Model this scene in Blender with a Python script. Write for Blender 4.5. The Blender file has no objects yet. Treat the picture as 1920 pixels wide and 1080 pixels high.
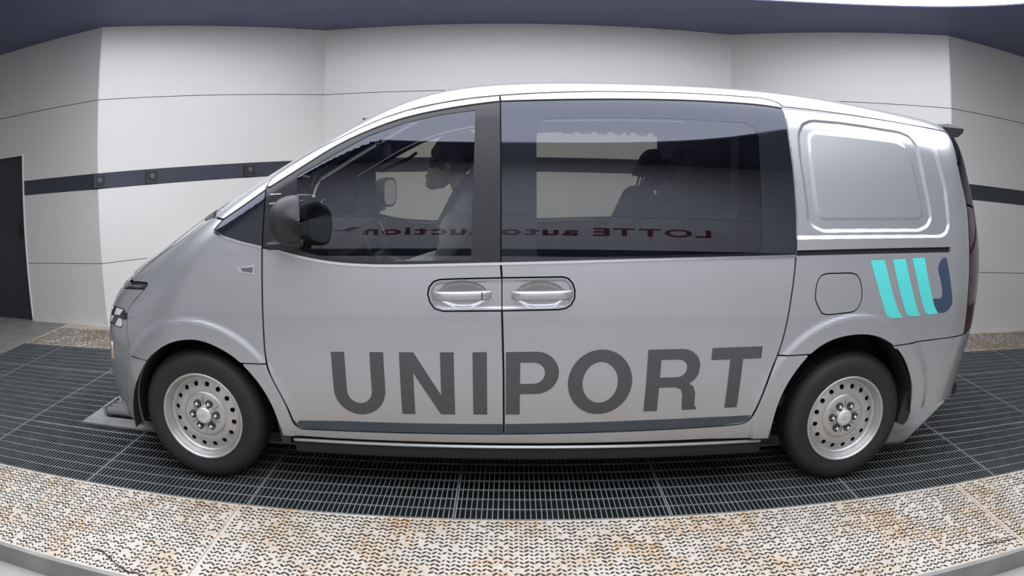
import bpy, bmesh, math, random
import numpy as np
from mathutils import Vector, Matrix
from mathutils.geometry import delaunay_2d_cdt

random.seed(7)
rng = np.random.default_rng(7)
scene = bpy.context.scene
COL = scene.collection

# ------------------------------------------------------------------ camera
cam_data = bpy.data.cameras.new('camera')
cam = bpy.data.objects.new('camera', cam_data)
COL.objects.link(cam)
cam_data.type = 'PANO'                       # wide-angle inspection camera with barrel distortion
cam_data.panorama_type = 'FISHEYE_LENS_POLYNOMIAL'
cam_data.sensor_width = 36.0
cam_data.sensor_height = 20.25
cam_data.sensor_fit = 'HORIZONTAL'
cam_data.fisheye_fov = math.pi
cam_data.fisheye_polynomial_k0 = 0.0
cam_data.fisheye_polynomial_k1 = -4.08662712e-02
cam_data.fisheye_polynomial_k2 = -2.30149697e-05
cam_data.fisheye_polynomial_k3 = -1.62100787e-06
cam_data.fisheye_polynomial_k4 = -1.24899966e-07
cam_data.clip_start = 0.02
RT = Vector((0.99997566, 0.00054460, 0.00695586))
UP = Vector((-0.00693461, 0.18749269, 0.98224152))
FW = Vector((0.00076924, 0.98226585, -0.18749191))
cam.matrix_world = Matrix(((RT.x, UP.x, -FW.x, 1.5544), (RT.y, UP.y, -FW.y, -2.9300),
                           (RT.z, UP.z, -FW.z, 1.5873), (0, 0, 0, 1)))
scene.camera = cam

# ------------------------------------------------------------------ world, light level, exposure
world = bpy.data.worlds.new('world')
scene.world = world
world.use_nodes = True
world.node_tree.nodes['Background'].inputs[0].default_value = (0.6, 0.65, 0.75, 1)
world.node_tree.nodes['Background'].inputs[1].default_value = 0.05
CEILING_STRENGTH = 3.85                       # the luminous ceiling, the only lamp of the booth
CEILING_COLOR = (0.89, 0.925, 1.0)
scene.view_settings.view_transform = 'Standard'
scene.view_settings.look = 'None'
scene.view_settings.exposure = 0.0
scene.view_settings.gamma = 1.0
scene.view_settings.use_curve_mapping = False
scene.cycles.use_denoising = True
scene.cycles.max_bounces = 10
scene.cycles.transparent_max_bounces = 24

# ------------------------------------------------------------------ materials
def new_mat(name):
    m = bpy.data.materials.new(name)
    m.use_nodes = True
    return m, m.node_tree.nodes, m.node_tree.links, m.node_tree.nodes['Principled BSDF']

def mat(name, color, rough=.5, metal=0., coat=0., var=.06, scale=6., bump=0., spec=.5):
    m, N, L, b = new_mat(name)
    tc = N.new('ShaderNodeTexCoord'); no = N.new('ShaderNodeTexNoise'); rp = N.new('ShaderNodeValToRGB')
    no.inputs['Scale'].default_value = scale; no.inputs['Detail'].default_value = 5
    L.new(tc.outputs['Object'], no.inputs['Vector']); L.new(no.outputs['Fac'], rp.inputs['Fac'])
    e = rp.color_ramp.elements
    e[0].position = .3; e[1].position = .7
    e[0].color = tuple(c*(1-var) for c in color)+(1,); e[1].color = tuple(min(1, c*(1+var)) for c in color)+(1,)
    L.new(rp.outputs['Color'], b.inputs['Base Color'])
    b.inputs['Roughness'].default_value = rough; b.inputs['Metallic'].default_value = metal
    b.inputs['Coat Weight'].default_value = coat; b.inputs['Coat Roughness'].default_value = .06
    b.inputs['Specular IOR Level'].default_value = spec
    if bump:
        bp = N.new('ShaderNodeBump'); bp.inputs['Strength'].default_value = bump; bp.inputs['Distance'].default_value = .002
        n2 = N.new('ShaderNodeTexNoise'); n2.inputs['Scale'].default_value = scale*12
        L.new(tc.outputs['Object'], n2.inputs['Vector']); L.new(n2.outputs['Fac'], bp.inputs['Height'])
        L.new(bp.outputs['Normal'], b.inputs['Normal'])
    return m

def glass(name, tint, ior=1.75):
    m = bpy.data.materials.new(name); m.use_nodes = True
    N, L = m.node_tree.nodes, m.node_tree.links
    N.clear()
    out = N.new('ShaderNodeOutputMaterial'); mix = N.new('ShaderNodeMixShader')
    tr = N.new('ShaderNodeBsdfTransparent'); gl = N.new('ShaderNodeBsdfGlossy'); fr = N.new('ShaderNodeFresnel')
    tc = N.new('ShaderNodeTexCoord'); no = N.new('ShaderNodeTexNoise'); rp = N.new('ShaderNodeValToRGB')
    no.inputs['Scale'].default_value = 2.
    e = rp.color_ramp.elements
    e[0].color = tuple(c*.97 for c in tint)+(1,); e[1].color = tuple(c*1.03 for c in tint)+(1,)
    L.new(tc.outputs['Object'], no.inputs['Vector']); L.new(no.outputs['Fac'], rp.inputs['Fac'])
    L.new(rp.outputs['Color'], tr.inputs['Color'])
    gl.inputs['Roughness'].default_value = .0
    gl.inputs['Color'].default_value = (.82, .86, 1, 1)
    fr.inputs['IOR'].default_value = ior
    L.new(fr.outputs['Fac'], mix.inputs['Fac']); L.new(tr.outputs[0], mix.inputs[1]); L.new(gl.outputs[0], mix.inputs[2])
    L.new(mix.outputs[0], out.inputs['Surface'])
    return m

def emit_mat(name, color, strength):
    m = bpy.data.materials.new(name); m.use_nodes = True
    N, L = m.node_tree.nodes, m.node_tree.links
    N.clear()
    out = N.new('ShaderNodeOutputMaterial'); em = N.new('ShaderNodeEmission')
    em.inputs['Color'].default_value = color+(1,); em.inputs['Strength'].default_value = strength
    L.new(em.outputs[0], out.inputs['Surface'])
    return m

def plate_mat(name):
    """cream painted steel with rust blotches"""
    m, N, L, b = new_mat(name)
    tc = N.new('ShaderNodeTexCoord')
    def noise(sc, det, lo, hi):
        n = N.new('ShaderNodeTexNoise'); n.inputs['Scale'].default_value = sc; n.inputs['Detail'].default_value = det
        n.inputs['Roughness'].default_value = .65
        L.new(tc.outputs['Object'], n.inputs['Vector'])
        r = N.new('ShaderNodeMapRange'); r.inputs['From Min'].default_value = lo; r.inputs['From Max'].default_value = hi
        L.new(n.outputs['Fac'], r.inputs['Value'])
        return r.outputs['Result']
    def mix(fac, a, bcol):
        x = N.new('ShaderNodeMix'); x.data_type = 'RGBA'
        L.new(fac, x.inputs['Factor'])
        if isinstance(a, tuple): x.inputs['A'].default_value = a
        else: L.new(a, x.inputs['A'])
        if isinstance(bcol, tuple): x.inputs['B'].default_value = bcol
        else: L.new(bcol, x.inputs['B'])
        return x.outputs['Result']
    c = mix(noise(2.2, 4, .35, .7), (.58, .535, .48, 1), (.48, .435, .375, 1))
    big = noise(2.6, 6, .46, .66); fine = noise(38., 6, .42, .56)
    mul = N.new('ShaderNodeMath'); mul.operation = 'MULTIPLY'
    L.new(big, mul.inputs[0]); L.new(fine, mul.inputs[1])
    c = mix(mul.outputs[0], c, (.46, .25, .07, 1))
    c2 = noise(60., 5, .56, .68)
    c = mix(c2, c, (.33, .24, .13, 1))
    L.new(c, b.inputs['Base Color'])
    b.inputs['Roughness'].default_value = .6
    return m

M = {}
M['paint'] = mat('silver_paint', (.410, .414, .430), .32, .60, 1.0, .015, 3)
M['black_trim'] = mat('black_gloss_trim', (.018, .019, .022), .28, 0, 0, .05)
M['frit'] = mat('black_frit_glass', (.012, .013, .016), .03, 0, 0, .05)
M['plastic'] = mat('dark_plastic', (.016, .016, .018), .5, 0, 0, .1, 40, .1)
M['rubber'] = mat('tyre_rubber', (.013, .013, .0135), .62, 0, 0, .12, 25, .15)
M['under'] = mat('underbody_black', (.012, .012, .012), .8)
M['glass'] = glass('tinted_side_glass', (.53, .54, .505), 1.78)
M['glass_rear'] = glass('privacy_glass', (.50, .51, .48), 1.78)
M['windshield'] = glass('windshield_glass', (.75, .79, .77))
M['chrome'] = mat('chrome', (.75, .75, .77), .12, 1., 0, .02)
M['satin'] = mat('satin_silver', (.70, .70, .69), .35, .5, 0, .03)
M['wheel'] = mat('wheel_silver', (.50, .495, .48), .38, .7, .2, .08, 18)
M['dark_metal'] = mat('dark_metal', (.05, .05, .05), .5, .6)
M['frit'].node_tree.nodes['Principled BSDF'].inputs['IOR'].default_value = 1.72
M['black_trim'].node_tree.nodes['Principled BSDF'].inputs['IOR'].default_value = 1.48
M['frit'].node_tree.nodes['Principled BSDF'].inputs['Specular Tint'].default_value = (.80, .84, 1, 1)
M['letter'] = mat('grey_vinyl', (.062, .064, .066), .5, 0, 0, .04)
M['stripe'] = mat('slate_vinyl', (.045, .06, .075), .4, 0, 0, .08)
M['teal'] = mat('teal_vinyl', (.09, .62, .60), .4, 0, 0, .03)
M['navy'] = mat('navy_vinyl', (.035, .058, .10), .4, 0, 0, .05)
M['tail'] = mat('tail_lamp_lens', (.030, .005, .007), .1, 0, .8, .15)
M['lamp_black'] = mat('lamp_black', (.015, .016, .018), .15, 0, .5)
M['lamp_white'] = mat('lamp_reflector', (.72, .74, .77), .2, .4)
M['fog_reflection'] = mat('fog_chrome_reflection', (.70, .55, .44), .2, .5)  # chrome strip, the floor's tan reflection put into its base colour
M['trim_in'] = mat('interior_trim_grey', (.11, .12, .12), .8)
M['seat'] = mat('seat_fabric', (.018, .019, .022), .85, 0, 0, .2, 60, .3)
M['dash'] = mat('dashboard_plastic', (.022, .024, .026), .6)
M['skin'] = mat('skin', (.30, .19, .14), .5, 0, 0, .06, 12)
M['hair'] = mat('black_hair', (.012, .011, .011), .45, 0, 0, .3, 80, .4)
M['shirt'] = mat('light_grey_shirt', (.42, .44, .43), .8, 0, 0, .08, 14)
M['trousers'] = mat('dark_trousers', (.03, .03, .04), .8)
M['belt'] = mat('seat_belt_webbing', (.12, .13, .13), .8)
M['wall'] = mat('wall_panel_paint', (.725, .698, .675), .36, 0, .9, .03, .8, 0, 1.0)
M['wall'].node_tree.nodes['Principled BSDF'].inputs['Coat Roughness'].default_value = .30
M['wall'].node_tree.nodes['Principled BSDF'].inputs['Coat IOR'].default_value = 1.7
M['band'] = mat('wall_band_dark', (.040, .044, .060), .35, 0, 0, .1, 2)
M['joint'] = mat('wall_joint_dark', (.05, .05, .05), .8)
M['base'] = mat('baseboard_paint', (.72, .70, .67), .45)
M['ceil'] = mat('ceiling_navy', (.088, .100, .195), .55, 0, 0, .06, .7)
M['door'] = mat('door_charcoal', (.035, .036, .042), .45, 0, 0, .1, 1.5)
M['concrete'] = mat('concrete', (.36, .35, .33), .85, 0, 0, .16, 4, .08)
M['grey_plate'] = mat('grey_floor_plate', (.23, .22, .21), .7, 0, 0, .15, 5)
M['kerb'] = mat('platform_edge_steel', (.26, .25, .235), .6, 0, 0, .15, 6)
M['grate'] = mat('grating_steel_shaded_side', (.06, .07, .07), .6, .2, 0, .2, 7)  # bar sides coloured darker to stand for the shade between bars
M['grate_top'] = mat('grating_steel_lit_top', (.31, .33, .33), .45, .3, 0, .15, 7)  # same steel, coloured lighter for the light on the bar tops
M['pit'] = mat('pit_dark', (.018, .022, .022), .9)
M['plate'] = plate_mat('cream_checker_plate')
M['lug'] = mat('worn_tread_lug', (.026, .020, .013), .7, 0, 0, .9, 30)
M['steel'] = mat('galvanised_steel', (.36, .36, .35), .45, .45, 0, .2, 9)
M['red'] = mat('red_sign_letters', (.23, .018, .020), .4, 0, 0, .05)
M['lens'] = mat('sensor_lens', (.10, .11, .12), .15)
M['lamp_ceiling'] = emit_mat('luminous_ceiling', CEILING_COLOR, CEILING_STRENGTH)

# ------------------------------------------------------------------ object helpers
def origin(o):
    v = Vector((0, 0, 0))
    while o is not None:
        v += o.location
        o = o.parent
    return v

def link(name, me, parent=None, loc=None):
    o = bpy.data.objects.new(name, me)
    COL.objects.link(o)
    if parent is not None: o.parent = parent
    if loc is not None: o.location = loc
    return o

def tag(o, label=None, cat=None, group=None, kind=None):
    if label: o['label'] = label
    if cat: o['category'] = cat
    if group: o['group'] = group
    if kind: o['kind'] = kind
    return o

def empty(name, loc, label=None, cat=None, group=None):
    o = bpy.data.objects.new(name, None); COL.objects.link(o); o.location = loc; o.empty_display_size = .2
    return tag(o, label, cat, group)

def mesh_obj(name, verts, faces, m, parent=None, smooth=False, normals=None, at=None):
    """verts in world metres; the object's origin goes to `at` (default: parent's origin)"""
    base = origin(parent) if parent is not None else Vector((0, 0, 0))
    at = Vector(at) if at is not None else base
    V = np.asarray(verts, float) - np.array(at)
    me = bpy.data.meshes.new(name)
    me.from_pydata(V.tolist(), [], [list(map(int, f)) for f in faces])
    if smooth: me.polygons.foreach_set('use_smooth', [True]*len(me.polygons))
    if normals is not None: me.normals_split_custom_set_from_vertices(np.asarray(normals).tolist())
    if m is not None:
        for x in (m if isinstance(m, (list, tuple)) else [m]): me.materials.append(x)
    me.update()
    return link(name, me, parent, at-base)

def bm_obj(name, bm, m, parent=None, smooth=False, at=None):
    base = origin(parent) if parent is not None else Vector((0, 0, 0))
    at = Vector(at) if at is not None else base
    bmesh.ops.recalc_face_normals(bm, faces=bm.faces[:])
    bmesh.ops.translate(bm, verts=bm.verts[:], vec=-at)
    me = bpy.data.meshes.new(name)
    bm.to_mesh(me); bm.free()
    if smooth: me.polygons.foreach_set('use_smooth', [True]*len(me.polygons))
    for x in (m if isinstance(m, (list, tuple)) else [m]): me.materials.append(x)
    return link(name, me, parent, at-base)

BOXF = [(0, 3, 2, 1), (4, 5, 6, 7), (0, 1, 5, 4), (1, 2, 6, 5), (2, 3, 7, 6), (3, 0, 4, 7)]
def boxv(x0, x1, y0, y1, z0, z1):
    return [(x0, y0, z0), (x1, y0, z0), (x1, y1, z0), (x0, y1, z0), (x0, y0, z1), (x1, y0, z1), (x1, y1, z1), (x0, y1, z1)]

class MB:
    def __init__(s): s.v = []; s.f = []
    def add(s, v, f):
        k = len(s.v); s.v += [tuple(p) for p in v]; s.f += [tuple(i+k for i in q) for q in f]; return s
    def box(s, *a): return s.add(boxv(*a), BOXF)
    def build(s, name, m, parent=None, smooth=False, at=None): return mesh_obj(name, s.v, s.f, m, parent, smooth, None, at)

def box(name, a, m, parent=None, at=None, bevel=0.):
    if not bevel: return MB().box(*a).build(name, m, parent, at=at)
    bm = bmesh.new()
    vs = [bm.verts.new(p) for p in boxv(*a)]
    for f in BOXF: bm.faces.new([vs[i] for i in f])
    bmesh.ops.bevel(bm, geom=bm.edges[:], offset=bevel, segments=3, affect='EDGES', profile=.5)
    return bm_obj(name, bm, m, parent, True, at)

def tube(p, r, n=8, caps=True):
    """round bar through the points p; radius r (number or list) -> verts, faces"""
    P = np.asarray(p, float); R = np.broadcast_to(np.asarray(r, float), (len(P),))
    T = np.gradient(P, axis=0); T /= np.linalg.norm(T, axis=1)[:, None]
    V = []; F = []
    up = np.array([0, 0, 1.]) if abs(T[0][2]) < .9 else np.array([1., 0, 0])
    for i in range(len(P)):
        a = np.cross(T[i], up); a /= np.linalg.norm(a); b = np.cross(a, T[i])
        for k in range(n):
            t = 2*math.pi*k/n
            V.append(P[i]+R[i]*(a*math.cos(t)+b*math.sin(t)))
    for i in range(len(P)-1):
        for k in range(n):
            F.append((i*n+k, i*n+(k+1) % n, (i+1)*n+(k+1) % n, (i+1)*n+k))
    if caps: F += [tuple(range(n))[::-1], tuple((len(P)-1)*n+k for k in range(n))]
    return V, F

# ------------------------------------------------------------------ room shell
ZT, ZJ1, ZS1, ZS0, ZJ2 = 3.123, 2.348, 1.586, 1.430, .662
def wall(name, a, b, depth=.10, skip=None, hole=None):
    """clad wall between plan points a,b (room on the right-hand side of a->b): slab + cladding panels + dark band"""
    a = Vector(a+(0,)); b = Vector(b+(0,)); d = (b-a); Ln = d.length; d.normalize(); n = Vector((-d.y, d.x, 0))   # n points outwards
    def slab(x0, x1, y0, y1, z0, z1): return [tuple(a+d*x+n*y+Vector((0, 0, z))) for x, y, z in boxv(x0, x1, y0, y1, z0, z1)]
    m = MB()
    spans = [(0, Ln)] if not hole else [(0, hole[0]), (hole[1], Ln)]
    for s0, s1 in spans: m.add(slab(s0, s1, .02, depth, 0, ZT), BOXF)
    if hole: m.add(slab(hole[0], hole[1], .02, depth, hole[2], ZT), BOXF)
    w = tag(m.build(name, M['joint']), kind='structure')
    g = .0035
    for z0, z1 in ((.05, ZJ2-g), (ZJ2+g, ZS0-g), (ZS1+g, ZJ1-g), (ZJ1+g, ZT)):
        for s0, s1 in spans:
            if s1-s0 > .05: MB().add(slab(s0-.004, s1+.004, 0, .021, z0, z1), BOXF).build('wall_panel', M['wall'], w)
        if hole and z1 > hole[2]:
            MB().add(slab(hole[0], hole[1], 0, .021, max(z0, hole[2]), z1), BOXF).build('wall_panel', M['wall'], w)
    for s0, s1 in spans:
        if s1-s0 > .05:
            MB().add(slab(s0, s1, .008, .021, ZS0, ZS1), BOXF).build('wall_band', M['band'], w)
            MB().add(slab(s0, s1, -.012, .021, 0, .048), BOXF).build('baseboard', M['base'], w)
    return w
CA, C1, C2, C3, C4 = (-7.0, 3.452), (-2.645, 3.092), (-.613, 4.861), (4.076, 4.788), (6.004, 2.969)
CE = (9.2, 3.073)
YF = -3.95
dL = math.dist(CA, C1)
j1 = dL-math.dist((-3.878, 3.194), C1)
wall('wall_left_rear', CA, C1, hole=(j1-1.75, j1, 1.886))
wall('wall_rear_left', C1, C2)
wall('wall_rear', C2, C3)
wall('wall_rear_right', C3, C4)
wall('wall_right_rear', C4, CE)
wall('wall_right', CE, (9.2, YF))
wall('wall_front', (9.2, YF), (-7.0, YF))
wall('wall_left', (-7.0, YF), CA)

# ceiling: dark soffit with an oval opening, luminous sheet above it
OX, OY, OA, OB, OBF, ON = 1.6, 0.3, 4.13, 2.95, 3.62, 2.4
oval = []
for k in range(96):
    t = 2*math.pi*k/96; c, s = math.cos(t), math.sin(t)
    oval.append((OX+OA*math.copysign(abs(c)**(2/ON), c), OY+(OB if s > 0 else OBF)*math.copysign(abs(s)**(2/ON), s)))
def cdt(loops, pts=()):
    P = []; Ed = []
    for lp in loops:
        k = len(P); n = len(lp); P += [Vector((float(q[0]), float(q[1]))) for q in lp]; Ed += [(k+i, k+(i+1) % n) for i in range(n)]
    P += [Vector((float(q[0]), float(q[1]))) for q in pts]
    V, _, F, *_ = delaunay_2d_cdt(P, Ed, [], 0, 1e-6)
    V = np.array([(v.x, v.y) for v in V]); F = np.array([tuple(f) for f in F if len(f) == 3])
    c = V[F].mean(1)
    F = F[inside(c, loops)]
    d1 = V[F[:, 1]]-V[F[:, 0]]; d2 = V[F[:, 2]]-V[F[:, 0]]; ar = d1[:, 0]*d2[:, 1]-d1[:, 1]*d2[:, 0]
    F[ar < 0] = F[ar < 0][:, ::-1]
    return V, F[np.abs(ar) > 1e-11]
def inside(P, loops):
    P = np.asarray(P, float); r = np.zeros(len(P), bool)
    for lp in loops:
        q = np.asarray(lp, float); x0, y0 = q[:, 0], q[:, 1]; x1, y1 = np.roll(x0, -1), np.roll(y0, -1)
        for i in range(len(q)):
            if y0[i] == y1[i]: continue
            c = (y0[i] > P[:, 1]) != (y1[i] > P[:, 1])
            r ^= c & (P[:, 0] < (x1[i]-x0[i])*(P[:, 1]-y0[i])/(y1[i]-y0[i])+x0[i])
    return r
room = [(-7.1, YF-.1), (9.3, YF-.1), (9.3, 5.0), (-7.1, 5.0)]
V, F = cdt([room, oval])
mm = MB()
mm.add([(x, y, ZT) for x, y in V], [tuple(f) for f in F])
k = len(oval)
mm.add([(x, y, ZT) for x, y in oval]+[(x, y, ZT+.012) for x, y in oval], [(i, (i+1) % k, k+(i+1) % k, k+i) for i in range(k)])
tag(mm.build('ceiling', M['ceil']), kind='structure')
rim = [(OX+(x-OX)*1.004, OY+(y-OY)*1.004) for x, y in oval]
cl = mesh_obj('ceiling_light', [(x, y, ZT+.012) for x, y in rim]+[(x, y, ZT+.05) for x, y in rim],
              [tuple(range(k))[::-1], tuple(range(k, 2*k))]+[(i, (i+1) % k, k+(i+1) % k, k+i) for i in range(k)], M['lamp_ceiling'], at=(OX, OY, ZT+.012))
tag(cl, 'large oval white luminous panel set into the dark ceiling', 'ceiling light')

# door in the left rear wall
n = Vector((.0823, .9966, 0)); dd = Vector((.9966, -.0823, 0)); j = Vector((-3.878, 3.194, 0))
def dbox(x0, x1, y0, y1, z0, z1): return [tuple(j+dd*x+n*y+Vector((0, 0, z))) for x, y, z in boxv(x0, x1, y0, y1, z0, z1)]
door = tag(MB().add(dbox(-1.74, -.012, .05, .09, .0, 1.875), BOXF).build('door_1', M['door']), kind='structure')
fr = MB()
fr.add(dbox(-.012, 0, -.012, .1, 0, 1.898), BOXF).add(dbox(-1.75, -1.738, -.012, .1, 0, 1.898), BOXF).add(dbox(-1.738, -.012, -.012, .1, 1.878, 1.898), BOXF)
fr.build('door_frame', M['base'], door)
MB().add(dbox(-.16, -.13, .02, .05, .95, 1.1), BOXF).build('door_handle', M['dark_metal'], door)

# floor: concrete slab, steel platform on it
floor = tag(box('floor', (-7.1, 9.3, YF-.1, 5.0, -.30, -.10), M['concrete']), kind='structure')
box('grey_floor_plate', (-7.0, -3.275, -.93, 3.46, -.098, 0.0), M['grey_plate'], floor)
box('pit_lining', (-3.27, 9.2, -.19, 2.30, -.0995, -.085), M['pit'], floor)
box('platform_edge', (-7.0, 9.2, -.962, -.935, -.0995, .002), M['kerb'], floor)

def lugs(x0, x1, y0, y1, px=.0212, py=.0300):
    Lm, Wm, Hm = .0140, .0050, .0026
    sh = np.array([(-Lm, 0), (-Lm*.6, -Wm), (Lm*.6, -Wm), (Lm, 0), (Lm*.6, Wm), (-Lm*.6, Wm)])
    V = []; F = []
    nx = int((x1-x0-.02)/px); ny = int((y1-y0-.012)/py)
    for i in range(nx):
        for jj in range(ny):
            if rng.random() < .10: continue                      # worn flat
            a = math.radians(43 if i % 2 else -43); c, s = math.cos(a), math.sin(a); k_ = rng.uniform(.65, 1.12)
            cx, cy = x0+.016+px*(i+.5), y0+.006+py*(jj+.5+(.5 if i % 2 else 0)*.35)
            q = np.stack([cx+k_*(sh[:, 0]*c-sh[:, 1]*s), cy+k_*(sh[:, 0]*s+sh[:, 1]*c)], 1)
            t = np.stack([cx+(q[:, 0]-cx)*.72, cy+(q[:, 1]-cy)*.72], 1)
            k = len(V)
            V += [(p[0], p[1], 0.0002) for p in q]+[(p[0], p[1], Hm) for p in t]
            F.append(tuple(k+6+m for m in range(6)))
            F += [(k+m, k+(m+1) % 6, k+6+(m+1) % 6, k+6+m) for m in range(6)]
    return V, F
for x0, x1 in ((-3.27, .258), (.262, 3.958), (3.962, 7.658)):
    p = box('checker_plate', (x0, x1, -.933, -.192, -.098, 0), M['plate'], floor)
    xa, xb = max(x0, -2.2), min(x1, 5.6)
    V, F = lugs(xa, xb, -.933, -.192)
    tag(mesh_obj('tread_lugs', V, F, M['lug'], p), kind='stuff')
def spline(pts, n):
    P = np.array(pts, float); d = np.sqrt(np.hypot(*np.diff(P[:, :2], axis=0).T)); t = np.r_[0, np.cumsum(d)]
    K = len(P); h = np.diff(t); A = np.zeros((K, K)); Bm = np.zeros((K, P.shape[1])); A[0, 0] = A[-1, -1] = 1
    for i in range(1, K-1):
        A[i, i-1] = h[i-1]; A[i, i] = 2*(h[i-1]+h[i]); A[i, i+1] = h[i]
        Bm[i] = 6*((P[i+1]-P[i])/h[i]-(P[i]-P[i-1])/h[i-1])
    Q = np.linalg.solve(A, Bm); u = np.linspace(0, t[-1], n); i = np.clip(np.searchsorted(t, u, side='right')-1, 0, K-2)
    a = (t[i+1]-u)[:, None]; b = (u-t[i])[:, None]; hh = h[i][:, None]
    return (Q[i]*a**3+Q[i+1]*b**3)/(6*hh)+(P[i]/hh-Q[i]*hh/6)*a+(P[i+1]/hh-Q[i+1]*hh/6)*b
def scuff(line, w, parent):
    q = np.asarray(line); t = np.gradient(q, axis=0); t /= np.hypot(*t.T)[:, None]; nn = np.stack([-t[:, 1], t[:, 0]], 1)
    ww = w*rng.uniform(.4, 1.2, len(q))[:, None]
    a, b = q+nn*ww, q-nn*ww; k = len(q)
    mesh_obj('scuff_mark', [(x, y, .0031) for x, y in a]+[(x, y, .0031) for x, y in b], [(i, i+1, k+i+1, k+i) for i in range(k-1)], M['lug'], parent)
SCUFFS = [[(-.28, -.80), (-.224, -.801), (-.16, -.829), (-.099, -.869), (-.017, -.903), (.045, -.904)], [(3.691, -.824), (3.802, -.836), (3.893, -.844), (3.95, -.848)]]
plates = [o for o in floor.children if o.name.startswith('checker_plate')]
scuff(spline(SCUFFS[0], 24)+rng.normal(0, .004, (24, 2)), .006, plates[0]); scuff(spline(SCUFFS[1], 16)+rng.normal(0, .003, (16, 2)), .004, plates[1])
for pts, span in (([(-3.27, 2.302), (-.6, 2.302), (-.6, 4.855), (-2.640, 3.080), (-3.27, 3.13)], (-3.25, -1.4)), ([(-.595, 2.302), (4.06, 2.302), (4.06, 4.78), (-.595, 4.855)], None),
                  ([(4.065, 2.302), (9.19, 2.302), (9.19, 3.06), (6.0, 2.96), (4.065, 4.78)], (5.3, 7.6))):
    k = len(pts)
    p = mesh_obj('checker_plate', [(x, y, -.098) for x, y in pts]+[(x, y, 0) for x, y in pts], [tuple(range(k))[::-1], tuple(range(k, 2*k))]+[(q, (q+1) % k, k+(q+1) % k, k+q) for q in range(k)], M['plate'], floor)
    if span:
        V, F = lugs(span[0], span[1], 2.302, 2.95)
        tag(mesh_obj('tread_lugs', V, F, M['lug'], p), kind='stuff')

# grating panels, 25 mm bars and 100 mm cross rods
for r, (y0, y1) in enumerate(((-.188, .498), (.502, 1.638), (1.642, 2.298))):
    for x0 in [-3.27]+[1.3+k for k in range(-4, 8)]:
        x1 = -2.7 if x0 == -3.27 else min(x0+1, 9.19)
        m = MB()
        m.box(x0+.002, x0+.008, y0, y1, -.035, 0).box(x1-.008, x1-.002, y0, y1, -.035, 0)
        m.box(x0+.008, x1-.008, y0, y0+.006, -.035, 0).box(x0+.008, x1-.008, y1-.006, y1, -.035, 0)
        x = x0+.025
        while x < x1-.012:
            m.box(x-.002, x+.002, y0+.006, y1-.006, -.030, -.0005); x += .025
        y = y0+.1
        while y < y1-.03:
            m.box(x0+.008, x1-.008, y-.003, y+.003, -.008, .0005); y += .1
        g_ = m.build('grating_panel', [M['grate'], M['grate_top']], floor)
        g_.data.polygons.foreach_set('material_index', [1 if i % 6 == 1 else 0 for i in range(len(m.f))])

# ------------------------------------------------------------------ the van's body surface
PROF = np.array([[-.8, 0, .7, 2.4, 2.2], [-.875, .2, .8, 2.4, 2.2], [-.915, .45, .85, 2.4, 2.2], [-.902, .655, .85, 2.4, 2.2], [-.849, .872, .85, 2.3, 2.2],
 [-.72, 1.012, .8, 2.3, 2.2], [-.511, 1.142, .65, 2.4, 2.2], [-.215, 1.281, .36, 2.5, 2.3], [.151, 1.449, .2, 2.7, 2.6], [.607, 1.685, .155, 2.9, 2.6],
 [1.095, 1.907, .18, 3.1, 2.6], [1.599, 1.976, .21, 3.2, 2.7], [2.2, 1.992, .22, 3.2, 2.7], [3.001, 1.999, .23, 3.2, 2.7], [3.705, 1.971, .25, 3.2, 2.6],
 [4.065, 1.921, .3, 3.0, 2.2], [4.179, 1.77, .38, 2.8, 2.2], [4.24, 1.589, .42, 2.8, 2.2], [4.315, 1.294, .45, 2.8, 2.2], [4.338, .948, .48, 2.8, 2.2],
 [4.311, .658, .5, 2.8, 2.2], [4.263, .469, .5, 2.8, 2.2], [4.27, .25, .45, 2.9, 2.2], [4.22, 0, .45, 2.9, 2.2]])
SECT = [[.15, .09], [.25, .06], [.4, .03], [.6, .008], [.85, 0], [1.05, .003], [1.15, .010], [1.28, .026], [1.4, .046], [1.55, .073], [1.72, .106], [1.85, .131], [2.0, .16], [2.15, .19]]
def sm(pts, n=None): return [tuple(p) for p in spline(pts, n or 4*len(pts))]
CS = spline(PROF, 700)
_d = np.hypot(*np.diff(CS[:, :2], axis=0).T); CDS = np.r_[_d[0]/2, (_d[1:]+_d[:-1])/2, _d[-1]/2]
CF = spline(PROF, 4000)                                    # dense centre-line
CT = np.gradient(CF[:, :2], axis=0); CT /= np.hypot(*CT.T)[:, None]
CN = np.stack([CT[:, 1], -CT[:, 0]], 1)                    # inward normal
CA_ = np.r_[0, np.cumsum(np.hypot(*np.diff(CF[:, :2], axis=0).T))]
SECS = spline(SECT, 6000)
def sil(x, z): return int(np.argmin((CF[:, 0]-x)**2+(CF[:, 1]-z)**2))
def sd(x, z, d):
    i = sil(x, z); p = CF[i, :2]+CN[i]*d; return (float(p[0]), float(p[1]))

def sdf(x, z, poly):
    q = np.asarray(poly, float); P = np.stack([x, z], 1); d = np.full(len(P), 1e9)
    for i in range(len(q)):
        a = q[i]; e = q[(i+1) % len(q)]-a; t = np.clip(((P-a)@e)/(e@e+1e-12), 0, 1)
        d = np.minimum(d, np.hypot(*(P-a-t[:, None]*e).T))
    return np.where(inside(P, [q]), -d, d)
def sstep(t): t = np.clip(t, 0, 1); return t*t*(3-2*t)

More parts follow.
